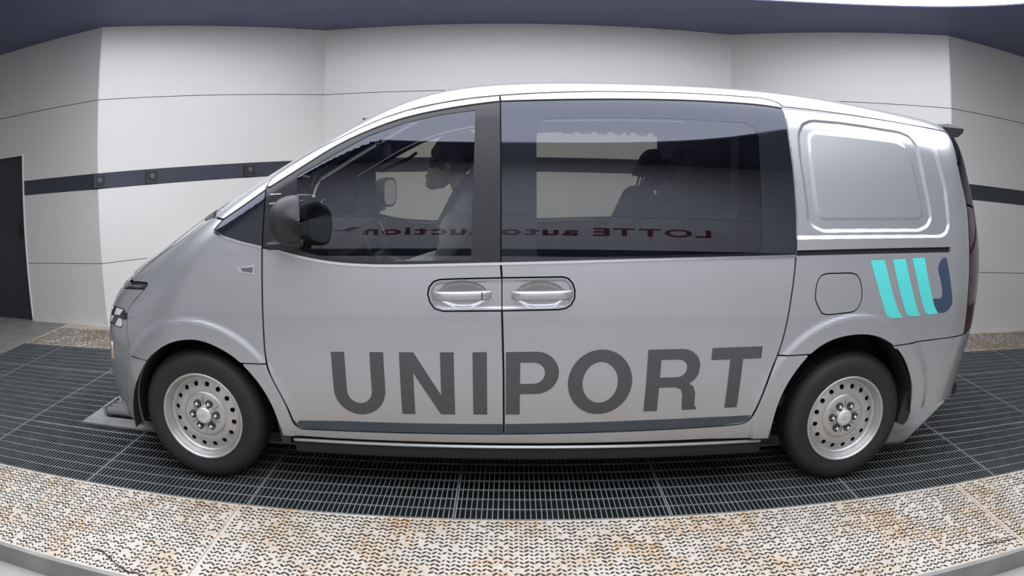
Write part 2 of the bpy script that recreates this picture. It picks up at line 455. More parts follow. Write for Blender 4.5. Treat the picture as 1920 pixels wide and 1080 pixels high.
PRESS_OUT = [(2.80, 1.262), (3.747, 1.302), (3.786, 1.321), (3.807, 1.364), (3.802, 1.424), (3.791, 1.555), (3.75, 1.706), (3.731, 1.796), (3.715, 1.840), (3.66, 1.861), (3.407, 1.866), (3.042, 1.872), (2.80, 1.872)]
PRESS_MID = [(2.93, 1.381), (2.899, 1.637), (2.898, 1.748), (2.924, 1.799), (2.974, 1.822), (3.145, 1.827), (3.516, 1.816), (3.579, 1.801), (3.618, 1.754), (3.647, 1.596), (3.683, 1.417), (3.685, 1.388), (3.657, 1.349), (3.601, 1.326), (3.011, 1.3), (2.954, 1.321), (2.926, 1.354)]
PRESS_IN = [(2.956, 1.742), (2.981, 1.768), (3.473, 1.767), (3.539, 1.744), (3.575, 1.679), (3.608, 1.52), (3.631, 1.415), (3.607, 1.384), (3.011, 1.355), (2.985, 1.371), (2.97, 1.457), (2.955, 1.656)]
RECESS = [(1.193, .998), (1.2, 1.029), (1.219, 1.052), (1.246, 1.061), (1.335, 1.065), (1.503, 1.07), (1.774, 1.076), (1.797, 1.07), (1.817, 1.049), (1.827, 1.018), (1.826, .983), (1.811, .955), (1.788, .94), (1.757, .935), (1.519, .928), (1.257, .924), (1.222, .935), (1.203, .962)]
def chaikin(p, n=2):
    for _ in range(n):
        q = np.asarray(p); r = np.roll(q, -1, 0); p = np.stack([q*.75+r*.25, q*.25+r*.75], 1).reshape(-1, 2)
    return p
def disp(x, z):
    """pressed shapes of the side: positive = outwards"""
    D = np.zeros_like(x)
    r = np.hypot(x, z-.345); D += .013*sstep((.535-r)/.035)
    r = np.hypot(x-3.24, z-.385); D += .013*sstep((.540-r)/.035)
    k = (x > 1.15) & (x < 1.87) & (z > .88) & (z < 1.12)
    if k.any():
        xx, zz = x[k], z[k]; s = sdf(xx, zz, RECESS); d = -.006*sstep(-(s+.006)/.014)
        for cx in (1.345, 1.680):
            e = ((xx-cx)/.105)**2+((zz-.997)/.058)**2
            d -= .022*np.sqrt(np.clip(1-e, 0, 1))
        D[k] += d
    k = (x > 2.75) & (z > 1.22) & (z < 1.92)
    if k.any():
        xx, zz = x[k], z[k]
        edge = np.interp(zz, [1.184, 1.264, 1.378, 1.586, 1.706, 1.80, 1.878], [2.859, 2.863, 2.864, 2.854, 2.842, 2.834, 2.830])
        D[k] += (xx > edge+.0015)*(-.011*sstep((-sdf(xx, zz, PRESS_OUT)+.006)/.016)-.010*sstep((-sdf(xx, zz, PRESS_MID)+.006)/.014)+.007*sstep((-sdf(xx, zz, PRESS_IN)+.005)/.012))
    return D

def field(x, z, signed=False):
    x = np.atleast_1d(np.asarray(x, float)); z = np.atleast_1d(np.asarray(z, float))
    T = np.empty_like(x); Nn = np.empty_like(x); Mm = np.empty_like(x)
    for a in range(0, len(x), 3000):
        s = slice(a, a+3000)
        dx = x[s, None]-CS[None, :, 0]; dz = z[s, None]-CS[None, :, 1]; r2 = dx*dx+dz*dz+1e-12
        w = CDS/(r2*r2); I = w.sum(1); d = (math.pi/2/I)**(1/3)
        i = r2.argmin(1)
        # exact distance to the dense centre-line near the edge
        lo = np.clip((i/699*3999).astype(int)-8, 0, 3983)
        jj = lo[:, None]+np.arange(17)[None]; q2 = (x[s, None]-CF[jj, 0])**2+(z[s, None]-CF[jj, 1])**2
        jm = q2.argmin(1); jn = jj[np.arange(len(jm)), jm]
        sg = (x[s]-CF[jn, 0])*CN[jn, 0]+(z[s]-CF[jn, 1])*CN[jn, 1]
        de = np.abs(sg) if not signed else sg
        b = sstep(np.abs(sg)/.06); d = d*b*(np.sign(sg) if signed else 1)+de*(1-b)
        R = (w@CS[:, 2])/I
        T[s] = d/R; Nn[s] = (w@CS[:, 3])/I; Mm[s] = (w@CS[:, 4])/I
    return T, Nn, Mm
def side(x, z): return np.interp(z, SECS[:, 0], SECS[:, 1])+.018*((x-1.8)/2.6)**2
def surfY(x, z):
    T, N_, M_ = field(x, z)
    return 1-(1-side(x, z))*np.maximum(1-np.clip(1-T, 0, 1)**M_, 0)**(1/N_)-disp(np.atleast_1d(np.asarray(x, float)), np.atleast_1d(np.asarray(z, float)))
def Fimp(x, y, z):
    T, N_, M_ = field(x, z, True)
    g = np.clip((1-y-disp(x, z))/(1-side(x, z)), 0, None)
    return g**N_+np.clip(1-T, 0, None)**M_-1
def surfN(x, y, z):
    e = .003
    gx = Fimp(x+e, y, z)-Fimp(x-e, y, z); gz = Fimp(x, y, z+e)-Fimp(x, y, z-e); gy = Fimp(x, y+e, z)-Fimp(x, y-e, z)
    n = np.stack([gx, gy, gz], 1); n /= np.linalg.norm(n, axis=1)[:, None]+1e-12
    return n

def resample(loop, step):
    out = []
    for i in range(len(loop)):
        a = np.array(loop[i], float); b = np.array(loop[(i+1) % len(loop)], float); L_ = np.hypot(*(b-a))
        if L_ < 1e-6: continue
        k = max(1, int(math.ceil(L_/step)))
        for t in range(k): out.append(tuple(a+(b-a)*t/k))
    return out
PRESS_OUT, PRESS_MID, PRESS_IN = [chaikin(resample(p, .045)) for p in (PRESS_OUT, PRESS_MID, PRESS_IN)]
def area(lp):
    q = np.asarray(lp); return .5*np.sum(q[:, 0]*np.roll(q[:, 1], -1)-np.roll(q[:, 0], -1)*q[:, 1])
def inset(loop, d):
    q = np.asarray(loop, float)
    if area(q) < 0: q = q[::-1]
    p = q-np.roll(q, 1, 0); nx = np.roll(q, -1, 0)-q
    def nr(v): v = v/(np.hypot(*v.T)[:, None]+1e-12); return np.stack([-v[:, 1], v[:, 0]], 1)
    a, b = nr(p), nr(nx); m = a+b; m /= np.maximum((m*m).sum(1)[:, None]/2, .35)
    return q+m*d

def loop_grid(loops, step, refine=()):
    o = np.concatenate([np.asarray(l) for l in loops]); lo, hi = o.min(0), o.max(0)
    def grid(a, b, s):
        X = np.arange(a[0]+s*.5, b[0], s); Z = np.arange(a[1]+s*.5, b[1], s)
        g = np.stack(np.meshgrid(X, Z), -1).reshape(-1, 2); return g
    G = grid(lo, hi, step)
    for (x0, x1, z0, z1, s) in refine:
        G = G[~((G[:, 0] > x0) & (G[:, 0] < x1) & (G[:, 1] > z0) & (G[:, 1] < z1))]
        G = np.concatenate([G, grid((x0, z0), (x1, z1), s)])
    G = G[inside(G, loops)]
    keep = np.ones(len(G), bool)
    for i in range(0, len(G), 2000):
        d = np.hypot(G[i:i+2000, None, 0]-o[None, :, 0], G[i:i+2000, None, 1]-o[None, :, 1]).min(1); keep[i:i+2000] = d > .0045
    return G[keep]

def finish(name, X, Z, F, m, parent, off, flange, sides, centre=None, at=None, nrm=True):
    """lay the triangulated (x,z) sheet on the body surface; returns near and far objects"""
    Y = surfY(X, Z)
    if centre is not None: Y = np.where(centre, 1.0, Y)
    Nn = surfN(X, Y, Z)
    P = np.stack([X, Y, Z], 1)-Nn*off
    if centre is not None: P[centre, 1] = 1.0
    g = np.cross(P[F[:, 1]]-P[F[:, 0]], P[F[:, 2]]-P[F[:, 0]])
    if (g*Nn[F[:, 0]]).sum() < 0: F = F[:, ::-1]
    cnt = {}
    for f in F:
        for a, b in ((f[0], f[1]), (f[1], f[2]), (f[2], f[0])): cnt[(a, b)] = cnt.get((a, b), 0)+1
    bnd = [(a, b) for (a, b) in cnt if (b, a) not in cnt and not (centre is not None and centre[a] and centre[b])]
    V = P; NV = Nn; FF = [tuple(f) for f in F]
    if flange and bnd:
        ids = sorted({i for e in bnd for i in e}); mp = {v: k for k, v in enumerate(ids)}
        sn = np.zeros((len(ids), 3))
        for a, b in bnd:
            s = np.cross(P[b]-P[a], Nn[a]+Nn[b]); sn[mp[a]] += s; sn[mp[b]] += s
        sn /= np.linalg.norm(sn, axis=1)[:, None]+1e-12
        k = len(P); n2 = len(ids); top = P[ids]; bot = P[ids]-Nn[ids]*flange
        V = np.concatenate([P, top, bot]); NV = np.concatenate([Nn, sn, sn])
        FF += [(k+mp[b], k+mp[a], k+n2+mp[a], k+n2+mp[b]) for a, b in bnd]
    def mirror(V, NV, FF):
        V2 = V.copy(); V2[:, 1] = 2-V2[:, 1]; N2 = NV.copy(); N2[:, 1] *= -1
        return V2, N2, [tuple(f)[::-1] for f in FF]
    res = []
    if centre is not None:
        V2, N2, F2 = mirror(V, NV, FF); k = len(V)
        return [mesh_obj(name, np.concatenate([V, V2]), FF+[tuple(i+k for i in f) for f in F2], m, parent, True, np.concatenate([NV, N2]), at)]
    if 0 in sides: res.append(mesh_obj(name, V, FF, m, parent, True, NV, at))
    if 1 in sides:
        V2, N2, F2 = mirror(V, NV, FF); par = parent if not isinstance(parent, FarPair) else parent
        res.append(mesh_obj(name, V2, F2, m, parent, True, N2, at))
    return res
class FarPair: pass

def panel(name, loops, m, parent, step=.03, gap=.0035, flange=.016, off=0., sides=(0, 1), refine=(), bstep=.012, parents=None):
    """side panel: loops in (x,z); first outer, then holes"""
    L2 = []
    for i, lp in enumerate(loops):
        q = inset(lp, gap if i == 0 else -gap) if gap else np.asarray(lp, float)
        L2.append(resample([tuple(p) for p in q], bstep))
    V, F = cdt(L2, loop_grid(L2, step, refine))
    out = []
    for s in sides:
        out += finish(name, V[:, 0], V[:, 1], F, m, (parents[s] if parents else parent), off, flange, (s,))
    return out

def to_ad(p):
    i = int(np.argmin((CF[:, 0]-p[0])**2+(CF[:, 1]-p[1])**2)); d = math.hypot(CF[i, 0]-p[0], CF[i, 1]-p[1])
    return CA_[i], d
TQ = np.r_[np.linspace(0, 1, 400)**3, np.linspace(1.005, 4, 200)]
def panel_c(name, loop, m, parent, step=.03, gap=.0035, flange=.016, off=0., both=True, sides=(0, 1), at=None, end=None):
    """panel near the outline, worked out in (arc length, section length) so the curl towards the centre-line is well sampled.
    loop points: (x,z) or an int = index on the centre-line"""
    if end:                                                   # upright nose or tail: rulings run straight fore and aft
        sel = CF[(CF[:, 0] < -.3) & (CF[:, 1] < 1.10)] if end == 'front' else CF[(CF[:, 0] > 4.0) & (CF[:, 1] < 1.90)][::-1]
        xs = lambda z: np.interp(z, sel[:, 1], sel[:, 0])
        ad = [(CF[p, 1], 0.) if isinstance(p, int) else (p[1], abs(p[0]-float(xs(p[1])))) for p in loop]
        ar = np.array(ad); R, nn, m_ = sel[np.argmin(np.abs(sel[:, 1]-ar[:, 0].mean())), 2:5]
    else:
        ad = [(CA_[p], 0.) if isinstance(p, int) else to_ad(p) for p in loop]
        ar = np.array(ad)
        i0 = np.clip(np.searchsorted(CA_, ar[:, 0].mean()), 0, 3999); R, nn, m_ = CF[i0, 2:5]
    w = .95*(1-np.clip(1-TQ, 0, 1)**m_)**(1/nn); q = np.r_[0, np.cumsum(np.hypot(np.diff(w), np.diff(TQ*R)))]
    tq = lambda d: np.interp(np.asarray(d)/R, TQ, q); dq = lambda s: np.interp(s, q, TQ)*R
    lp = [(a, float(tq(d)) if d > 1e-9 else 0.) for a, d in ad]
    pts = resample(lp, .02)
    zero = np.array([p[1] < 1e-9 for p in pts])
    base = np.asarray(pts)
    if area(base) < 0: base = base[::-1]; zero = zero[::-1]
    ins = inset(base, gap)
    ins[zero, 1] = 0.
    L2 = [[tuple(p) for p in ins]]
    V, F = cdt(L2, loop_grid(L2, step))
    d = dq(V[:, 1]); a = V[:, 0]
    if end: X, Z = xs(a)+(d if end == 'front' else -d), a
    else: X = np.interp(a, CA_, CF[:, 0])+np.interp(a, CA_, CN[:, 0])*d
    if not end: Z = np.interp(a, CA_, CF[:, 1])+np.interp(a, CA_, CN[:, 1])*d
    cz = V[:, 1] < 1e-7
    if both: return finish(name, X, Z, F, m, parent, off, flange, sides, cz, at)
    return finish(name, X, Z, F, m, parent, off, flange, sides, None, at)

# ------------------------------------------------------------------ van
van = empty('van', (1.70, 1.0, 0), 'silver minivan with grey side lettering parked on the steel grating', 'van')
P = M['paint']
DOOR_TOP = [(.434, 1.474), (.438, 1.495), (.459, 1.531), (.555, 1.586), (.654, 1.634), (.778, 1.689), (.87, 1.730), (.961, 1.766), (1.079, 1.802), (1.23, 1.833), (1.363, 1.854), (1.496, 1.868)]
DOOR_TOP2 = [(1.496, 1.868), (1.67, 1.882), (1.939, 1.898), (2.342, 1.912), (2.538, 1.915), (2.73, 1.917), (2.786, 1.910), (2.819, 1.896), (2.830, 1.878)]
DOOR_FRONT_UP = [(.434, 1.474), (.436, 1.439), (.432, 1.319), (.426, 1.203)]
DOOR_FRONT = sm([(.426, 1.203), (.424, 1.087), (.418, .927), (.413, .763), (.416, .664), (.442, .582), (.482, .485), (.508, .398), (.522, .345), (.548, .321)], 30)
DOOR_BOT1 = [(.548, .321), (.91, .325), (1.182, .328), (1.524, .332)]
DOOR_BOT2 = [(1.524, .332), (1.841, .338), (2.204, .346), (2.561, .355), (2.652, .360)]
DOOR_REAR = sm([(2.652, .360), (2.694, .374), (2.713, .404), (2.741, .501), (2.774, .626), (2.808, .737), (2.834, .878), (2.846, .998), (2.855, 1.108), (2.859, 1.184)], 30)
DOOR_REAR_UP = [(2.859, 1.184), (2.863, 1.264), (2.864, 1.378), (2.854, 1.586), (2.842, 1.706), (2.834, 1.80), (2.830, 1.878)]
BELT_F = sm([(.426, 1.203), (.498, 1.187), (.607, 1.161), (.703, 1.142), (.807, 1.129), (.986, 1.121), (1.247, 1.125), (1.508, 1.132)], 28)
BELT_R = sm([(1.508, 1.132), (1.814, 1.142), (2.139, 1.155), (2.479, 1.168), (2.859, 1.184)], 12)
BELT_Q = [(.174, 1.276), (.232, 1.251), (.325, 1.225), (.426, 1.203)]
FRAME_F = sm([(.452, 1.471), (.573, 1.538), (.675, 1.597), (.79, 1.660), (.97, 1.733), (1.085, 1.768), (1.234, 1.799), (1.399, 1.825), (1.500, 1.838)], 24)
FRAME_R = sm([(1.500, 1.838), (1.669, 1.845), (1.933, 1.856), (2.327, 1.871), (2.52, 1.875), (2.722, 1.876), (2.830, 1.868)], 20)
GLASS_F = [(.592, 1.520), (.702, 1.574), (.800, 1.627), (.919, 1.688), (1.089, 1.744), (1.237, 1.775), (1.388, 1.795), (1.386, 1.621), (1.381, 1.345), (1.378, 1.148), (.986, 1.141), (.807, 1.152), (.703, 1.167), (.612, 1.188), (.587, 1.352)]
GLASS_R = [(1.661, 1.665), (1.668, 1.729), (1.691, 1.753), (1.75, 1.762), (2.24, 1.777), (2.612, 1.78), (2.664, 1.761), (2.683, 1.707), (2.680, 1.576), (2.682, 1.215), (2.655, 1.195), (1.690, 1.158), (1.664, 1.175)]
ARCH_F = sm([(-.415, .262), (-.415, .338), (-.391, .457), (-.339, .556), (-.270, .640), (-.19, .699), (-.107, .74), (-.003, .762), (.088, .757), (.183, .723), (.257, .679), (.321, .617), (.38, .533), (.421, .433), (.445, .300)], 60)
ARCH_R = sm([(2.828, .272), (2.834, .421), (2.864, .549), (2.925, .659), (2.999, .737), (3.101, .789), (3.236, .809), (3.357, .796), (3.466, .748), (3.554, .669), (3.623, .561), (3.651, .488), (3.672, .372)], 60)
def between(lp, a, b):
    i = min(range(len(lp)), key=lambda k: math.dist(lp[k], a)); j = min(range(len(lp)), key=lambda k: math.dist(lp[k], b))
    return lp[i:j+1] if i <= j else lp[j:i+1][::-1]
SPL_UP = [(1.500, 1.838), (1.505, 1.575), (1.508, 1.345), (1.508, 1.132)]
# handle bezel outlines on the two doors
RL = [(1.513, 1.070), (1.335, 1.065), (1.246, 1.061), (1.219, 1.052), (1.2, 1.029), (1.193, .998), (1.203, .962), (1.222, .935), (1.257, .924), (1.514, .928)]
RR = [(1.513, 1.070), (1.774, 1.076), (1.797, 1.07), (1.817, 1.049), (1.827, 1.018), (1.826, .983), (1.811, .955), (1.788, .94), (1.757, .935), (1.514, .928)]
REF = (1.16, 1.86, .89, 1.11)

# doors (painted lower skin)
front_lower = DOOR_FRONT[::-1]+BELT_F[1:]+RL+[(1.518, .80), (1.522, .642)]+DOOR_BOT1[::-1][:-1]
fd = panel('front_door', [front_lower], P, van, gap=.0045)
rear_lower = BELT_R+DOOR_REAR[::-1][1:]+DOOR_BOT2[::-1][1:]+[(1.522, .642), (1.518, .80)]+RR[::-1]
rd = panel('sliding_door', [rear_lower], P, van, gap=.0045)
for k in (0, 1):
    fd[k]['label'] = 'silver front door skin'; rd[k]['label'] = 'silver sliding door skin'
panel('door_frame', [DOOR_TOP+FRAME_F[::-1]], P, None, step=.02, parents=fd, gap=.0042)
panel('door_frame', [DOOR_TOP2+[(2.838, 1.870)]+FRAME_R[::-1][1:]], P, None, step=.02, parents=rd, gap=.0042)
panel('handle_bezel', [RL], P, None, step=.005, parents=fd, gap=.0025, bstep=.006)
panel('handle_bezel', [RR[::-1]], P, None, step=.005, parents=rd, gap=.0025, bstep=.006)
panel('window_surround', [DOOR_FRONT_UP[::-1]+FRAME_F+SPL_UP[1:]+BELT_F[::-1][1:-1], GLASS_F], M['black_trim'], None, parents=fd, gap=.003, off=.003, step=.016)
panel('window_glass', [GLASS_F], M['glass'], None, parents=fd, gap=-.004, off=.006, flange=.004, step=.014)
panel('window_surround', [FRAME_R+DOOR_REAR_UP[::-1][1:]+BELT_R[::-1][1:]+SPL_UP[::-1][1:-1], GLASS_R], M['frit'], None, parents=rd, gap=.003, off=.003, step=.016)
panel('window_glass', [GLASS_R], M['glass_rear'], None, parents=rd, gap=-.004, off=.0048, flange=0, step=.016)
def ribbon(line, w): 
    q = np.asarray(line); t = np.gradient(q, axis=0); t /= np.hypot(*t.T)[:, None]; nn = np.stack([-t[:, 1], t[:, 0]], 1)
    return [tuple(p) for p in q+nn*w]+[tuple(p) for p in (q-nn*w)[::-1]]
panel('belt_trim', [ribbon(BELT_F[1:], .0055)], M['chrome'], None, parents=fd, gap=0, off=-.004, flange=.006, step=.05)
panel('belt_trim', [ribbon(BELT_R, .0055)], M['chrome'], None, parents=rd, gap=0, off=-.004, flange=.006, step=.05)
# quarter light ahead of the door
q = panel('quarter_window', [[(.170, 1.286)]+[(.212, 1.330), (.315, 1.388), (.431, 1.460)]+[(.435, 1.439), (.432, 1.319), (.426, 1.203)]+BELT_Q[::-1][1:]], M['frit'], van, gap=.003, off=.003, step=.025)
panel('belt_trim', [ribbon(BELT_Q, .005)], M['chrome'], None, parents=q, gap=0, off=-.004, flange=.006, step=.05)

# fender, sill, quarter panel
HOOD = [(-.536, .982), (-.429, 1.068), (-.243, 1.158), (-.144, 1.196), (-.029, 1.256), (.056, 1.316)]
FEN_FRONT = [(-.414, .643), (-.452, .75), (-.468, .863), (-.434, .894), (-.340, .965)]
fender = HOOD+[(.095, 1.328), (.134, 1.337), (.212, 1.330), (.170, 1.286)]+BELT_Q+DOOR_FRONT[1:]
fender = fender[:fender.index(DOOR_FRONT[1])]+[p for p in DOOR_FRONT[1:] if p[1] > .664]+[(.416, .660), (.292, .659)]+between(ARCH_F, (.285, .655), (-.270, .640))+FEN_FRONT+[(-.322, .979), (-.298, 1.002), (-.310, 1.010), (-.45, .992)]
panel('fender', [fender], P, van, step=.013)
sill = [(.292, .659), (.416, .660)]+[p for p in DOOR_FRONT if p[1] < .660]+DOOR_BOT1[1:]+DOOR_BOT2[1:]+[p for p in DOOR_REAR if p[1] < .714 and p[1] > .361]+[(2.803, .714), (2.965, .718)]+between(ARCH_R, (2.965, .705), (2.828, .272))+[(2.5, .283), (1.52, .279), (.7, .277), (.450, .280)]+between(ARCH_F, (.445, .300), (.292, .65))
panel('sill_panel', [sill], P, van, step=.03, refine=((.25, .55, .28, .68, .013), (2.70, 3.02, .28, .74, .013)))
FUEL = [(2.974, 1.012), (2.985, 1.075), (3.016, 1.101), (3.098, 1.107), (3.184, 1.107), (3.217, 1.085), (3.239, 1.02), (3.237, .969), (3.211, .929), (3.168, .919), (3.032, .912), (3.005, .934), (2.98, .976)]
FUEL = sm(FUEL+[FUEL[0]], 40)[:-1]
RAIL = [(2.866, 1.206), (3.809, 1.249), (3.809, 1.229), (2.866, 1.188)]
REAR_EDGE = [(3.918, 1.837), (3.915, 1.648), (3.960, 1.473), (3.967, 1.316), (3.972, 1.2), (3.978, 1.042), (3.992, .881), (4.000, .784)]
REAR_S = [(3.922, 1.860)]+sm(REAR_EDGE, 24)
DITCH = [(2.830, 1.878), (3.042, 1.877), (3.407, 1.871), (3.658, 1.866), (3.922, 1.860)]
quarter = DITCH+REAR_S[1:]+[(3.689, .765), (3.471, .747)]+between(ARCH_R, (3.466, .748), (2.975, .715))+[(2.965, .718), (2.803, .714)]+[p for p in DOOR_REAR if p[1] > .72]+DOOR_REAR_UP[1:-1]
qp = panel('rear_quarter_panel', [quarter, FUEL, RAIL], P, van, step=.028, refine=((2.80, 3.85, 1.235, 1.90, .006), (2.70, 3.90, .66, .96, .012)))
panel('fuel_flap', [FUEL], P, None, parents=qp, gap=.0028, step=.02)
panel('slide_rail', [RAIL], M['under'], None, parents=qp, gap=-.010, off=.014, flange=0, step=.05)
# roof with A-pillars, windshield, cowl, bonnet
i_wt = sil(1.03, 1.90); i_cw = sil(-.20, 1.30); i_hd = sil(-.26, 1.268)
WEDGE = [sd(.22, 1.485, .034), sd(.45, 1.605, .026), sd(.70, 1.733, .022), sd(.93, 1.845, .019)]
roof = [i_wt]+[sil(x, 2.0) for x in (1.3, 1.6, 2.0, 2.5, 3.0, 3.5, 3.85)]+[sil(4.0, 1.945), (3.95, 1.90)]+[(3.922, 1.860)]+DITCH[::-1][1:]+DOOR_TOP2[::-1][1:]+DOOR_TOP[::-1][1:]+[(.431, 1.460), (.315, 1.388), (.212, 1.330), (.134, 1.337)]+WEDGE+[sd(.99, 1.868, .008)]
panel_c('roof', roof, P, van, step=.025, gap=.005)
panel_c('windshield', [i_wt, sd(.99, 1.868, .008)]+WEDGE[::-1]+[(.134, 1.337), i_cw], M['windshield'], van, step=.035, off=.004, flange=.004)
panel_c('wiper_cowl', [i_cw, (.134, 1.337), (.060, 1.318), i_hd], M['plastic'], van, step=.03, off=.002)
i_dt, i_db = sil(-.815, .925), sil(-.845, .880)
panel_c('bonnet', [i_hd]+HOOD[::-1]+[i_dt]+[sil(x, z) for x, z in ((-.72, 1.01), (-.51, 1.14))], P, van, step=.03)
lb = panel_c('light_bar', [i_dt, (-.537, .980), (-.45, .992), (-.310, 1.010), (-.298, 1.002), (-.322, .979), (-.582, .940), i_db], M['lamp_black'], van, step=.02, off=.004, end='front')
panel_c('light_strip', [sil(-.828, .907), (-.56, .962), (-.36, .990), (-.36, .984), (-.57, .953), sil(-.838, .893)], M['lens'], lb[0], step=.02, off=.0015, gap=0, flange=.002, end='front')
i_bot = sil(-.885, .235)
fascia = [i_db, (-.582, .940), (-.322, .979)]+FEN_FRONT[::-1]+[(-.270, .640)]+between(ARCH_F, (-.270, .640), (-.415, .262))[1:]+[(-.42, .240), (-.49, .238), (-.62, .237), i_bot]+[sil(x, z) for x, z in ((-.9, .35), (-.915, .45), (-.91, .60), (-.88, .76))]
fa = panel_c('front_bumper', fascia, P, van, step=.016, end='front')
# headlamp cluster (checked) and fog lamp on both corners, grille between
CHK = [(-.865, .790), (-.627, .846), (-.518, .858), (-.471, .844), (-.467, .815), (-.518, .806), (-.505, .773), (-.531, .763), (-.712, .745), (-.868, .728)]
hl = panel_c('headlamp', CHK, M['lamp_black'], van, step=.02, gap=0, off=-.003, flange=.006, both=False, end='front')
CELLS = [[(-.86, .782), (-.698, .832), (-.703, .810), (-.865, .745)], [(-.623, .843), (-.515, .854), (-.553, .817), (-.636, .805)],
         [(-.80, .757), (-.650, .799), (-.662, .764), (-.705, .751)], [(-.561, .806), (-.520, .808), (-.510, .772), (-.528, .765), (-.603, .759)]]
for s in (0, 1):
    for c in CELLS: panel_c('lamp_cell', c, M['lamp_white'], hl[s], step=.02, gap=.002, off=-.005, flange=.003, both=False, sides=(s,), end='front')
fx = lambda z, d: (float(CF[sil(-.9, z), 0])+d, z)
panel_c('grille', [sil(-.875, .800), fx(.800, .014), fx(.720, .020), fx(.600, .010), sil(-.91, .600)], M['lamp_black'], fa[0], step=.02, gap=0, off=-.003, flange=.006, end='front')
panel_c('fog_lamp', [(-.70, .655), (-.655, .662), (-.645, .565), (-.69, .548)], M['fog_reflection'], fa[0], step=.02, gap=0, off=-.004, flange=.008, both=False, end='front')
# rear: bumper, tail lamps, tailgate, rear window
i_r0, i_r1, i_r2, i_r3 = sil(4.10, 1.89), sil(4.328, 1.20), sil(4.33, .79), sil(4.262, .40)
TL = [sd(4.26, 1.485, .15), sd(4.29, 1.40, .12), sd(4.315, 1.294, .105), sd(4.338, .948, .105), sd(4.33, .81, .13), sd(4.33, .785, .16)]
tl = panel_c('tail_lamp', [(3.959, 1.476)]+[p for p in REAR_S if p[1] <= 1.465]+TL[::-1], M['tail'], van, step=.02, both=False, end='rear')
panel_c('rear_window', [i_r0, (3.95, 1.895), (3.922, 1.860)]+[p for p in REAR_S[1:] if p[1] > 1.49]+[(3.959, 1.478)]+TL[:3]+[sd(4.328, 1.20, .105), i_r1]+[sil(x, z) for x, z in ((4.29, 1.4), (4.24, 1.6), (4.18, 1.77))], M['frit'], van, step=.03)
panel_c('tailgate', [i_r1, sd(4.328, 1.20, .105), TL[3], TL[4], TL[5], i_r2, sil(4.338, .95)], P, van, step=.03, end='rear')
panel_c('rear_bumper', [i_r2, (4.000, .782), (3.86, .776), (3.689, .765), (3.471, .747)]+between(ARCH_R, (3.471, .744), (3.672, .372))+[(3.72, .372), (3.92, .398), (4.08, .405), i_r3, sil(4.263, .47), sil(4.311, .658)], P, van, step=.016, end='rear')

# dark strips added behind the shut lines, stopping light leaks and darkening the gaps
for ln in (DOOR_FRONT_UP+DOOR_FRONT[1:], [(1.496, 1.868)]+SPL_UP+[(1.514, .93), (1.518, .80), (1.522, .642), (1.524, .332)], DOOR_REAR+DOOR_REAR_UP[1:], DOOR_TOP, DOOR_TOP2, DOOR_BOT1+DOOR_BOT2[1:], DITCH, [(.416, .660), (.292, .659)], [(2.803, .714), (2.965, .718)], [(4.0, .784), (3.689, .765), (3.471, .747)], FEN_FRONT, HOOD):
    panel('gap_light_stop', [ribbon(ln, .014)], M['under'], van, gap=0, off=.020, flange=0, step=.05)
for lp, o_ in ((RECESS, .045), (FUEL, .022)):
    panel('gap_light_stop', [[tuple(p) for p in inset(lp, -.014)]], M['under'], van, gap=0, off=o_, flange=0, step=.05)
# spoiler over the rear window
V = []; F = []; ys = np.linspace(.345, 1.655, 27)
for y in ys:
    k = abs(y-1)/.655; tx = 4.34-.215*k**2.2; zt = 1.925-.022*k**2; z0 = 1.955-.06*k**3
    V += [(tx-.34+.06*k, y, z0-.005), (tx-.12, y, zt+.016), (tx, y, zt), (tx-.006, y, zt-.024), (tx-.05, y, zt-.055), (tx-.20, y, zt-.075)]
for i in range(len(ys)-1):
    for q_ in range(6): F.append((i*6+q_, i*6+(q_+1) % 6, (i+1)*6+(q_+1) % 6, (i+1)*6+q_))
k = len(V)-6
F += [(2, 1, 0), (k, k+1, k+2), (5, 4, 3, 2, 0), (k, k+2, k+3, k+4, k+5)]
sp = mesh_obj('roof_spoiler', V, F, [P, M['plastic']], van, False)
sp.data.polygons.foreach_set('material_index', [0 if (i in (156, 157) or (i < 156 and i % 6 in (0, 1))) else 1 for i in range(len(F))])

# side marker on the fender
mk = panel('side_marker', [[(.295, 1.114), (.390, 1.122), (.386, 1.080), (.309, 1.091)]], M['chrome'], van, gap=0, off=-.004, flange=.008, step=.02)
panel('marker_lens', [[(.318, 1.109), (.380, 1.114), (.377, 1.088), (.325, 1.096)]], M['lens'], None, parents=mk, gap=0, off=-.0055, flange=.004, step=.02)
# bright strips on the mirror triangle in place of reflected lines
for a, b, z in ((.462, .516, 1.441), (.459, .491, 1.400)):
    panel('reflected_line', [[(a, z), (b, z+.002), (b, z-.002), (a, z-.004)]], M['satin'], None, parents=fd, gap=0, off=-.001, flange=.004, step=.03, bstep=.02)

# door handles
def handle(x0, x1, z0, dz, side_, par, keyhole):
    y = 0.0
    pts = [(x0, .004), (x0+.012, -.028), (x0+.05, -.037), ((x0+x1)/2, -.040), (x1-.05, -.037), (x1-.012, -.028), (x1, .004)]
    V = []; F = []
    for i, (x, yy) in enumerate(pts):
        zc = z0+dz*(x-x0)/(x1-x0); h = .021 if 0 < i < len(pts)-1 else .017
        t = .012
        for a, b in ((-h, yy+.002), (-h+.006, yy-t*.35), (h-.006, yy-t*.35), (h, yy+.004), (h-.004, yy+t), (-h+.004, yy+t)):
            V.append((x, b if side_ == 0 else 2-b, zc+a))
    for i in range(len(pts)-1):
        for k in range(6): F.append((i*6+k, i*6+(k+1) % 6, (i+1)*6+(k+1) % 6, (i+1)*6+k))
    F += [tuple(range(6)), tuple(len(V)-6+k for k in range(6))[::-1]]
    if side_: F = [f[::-1] for f in F]
    return mesh_obj('door_handle', V, F, M['paint'], par, True)
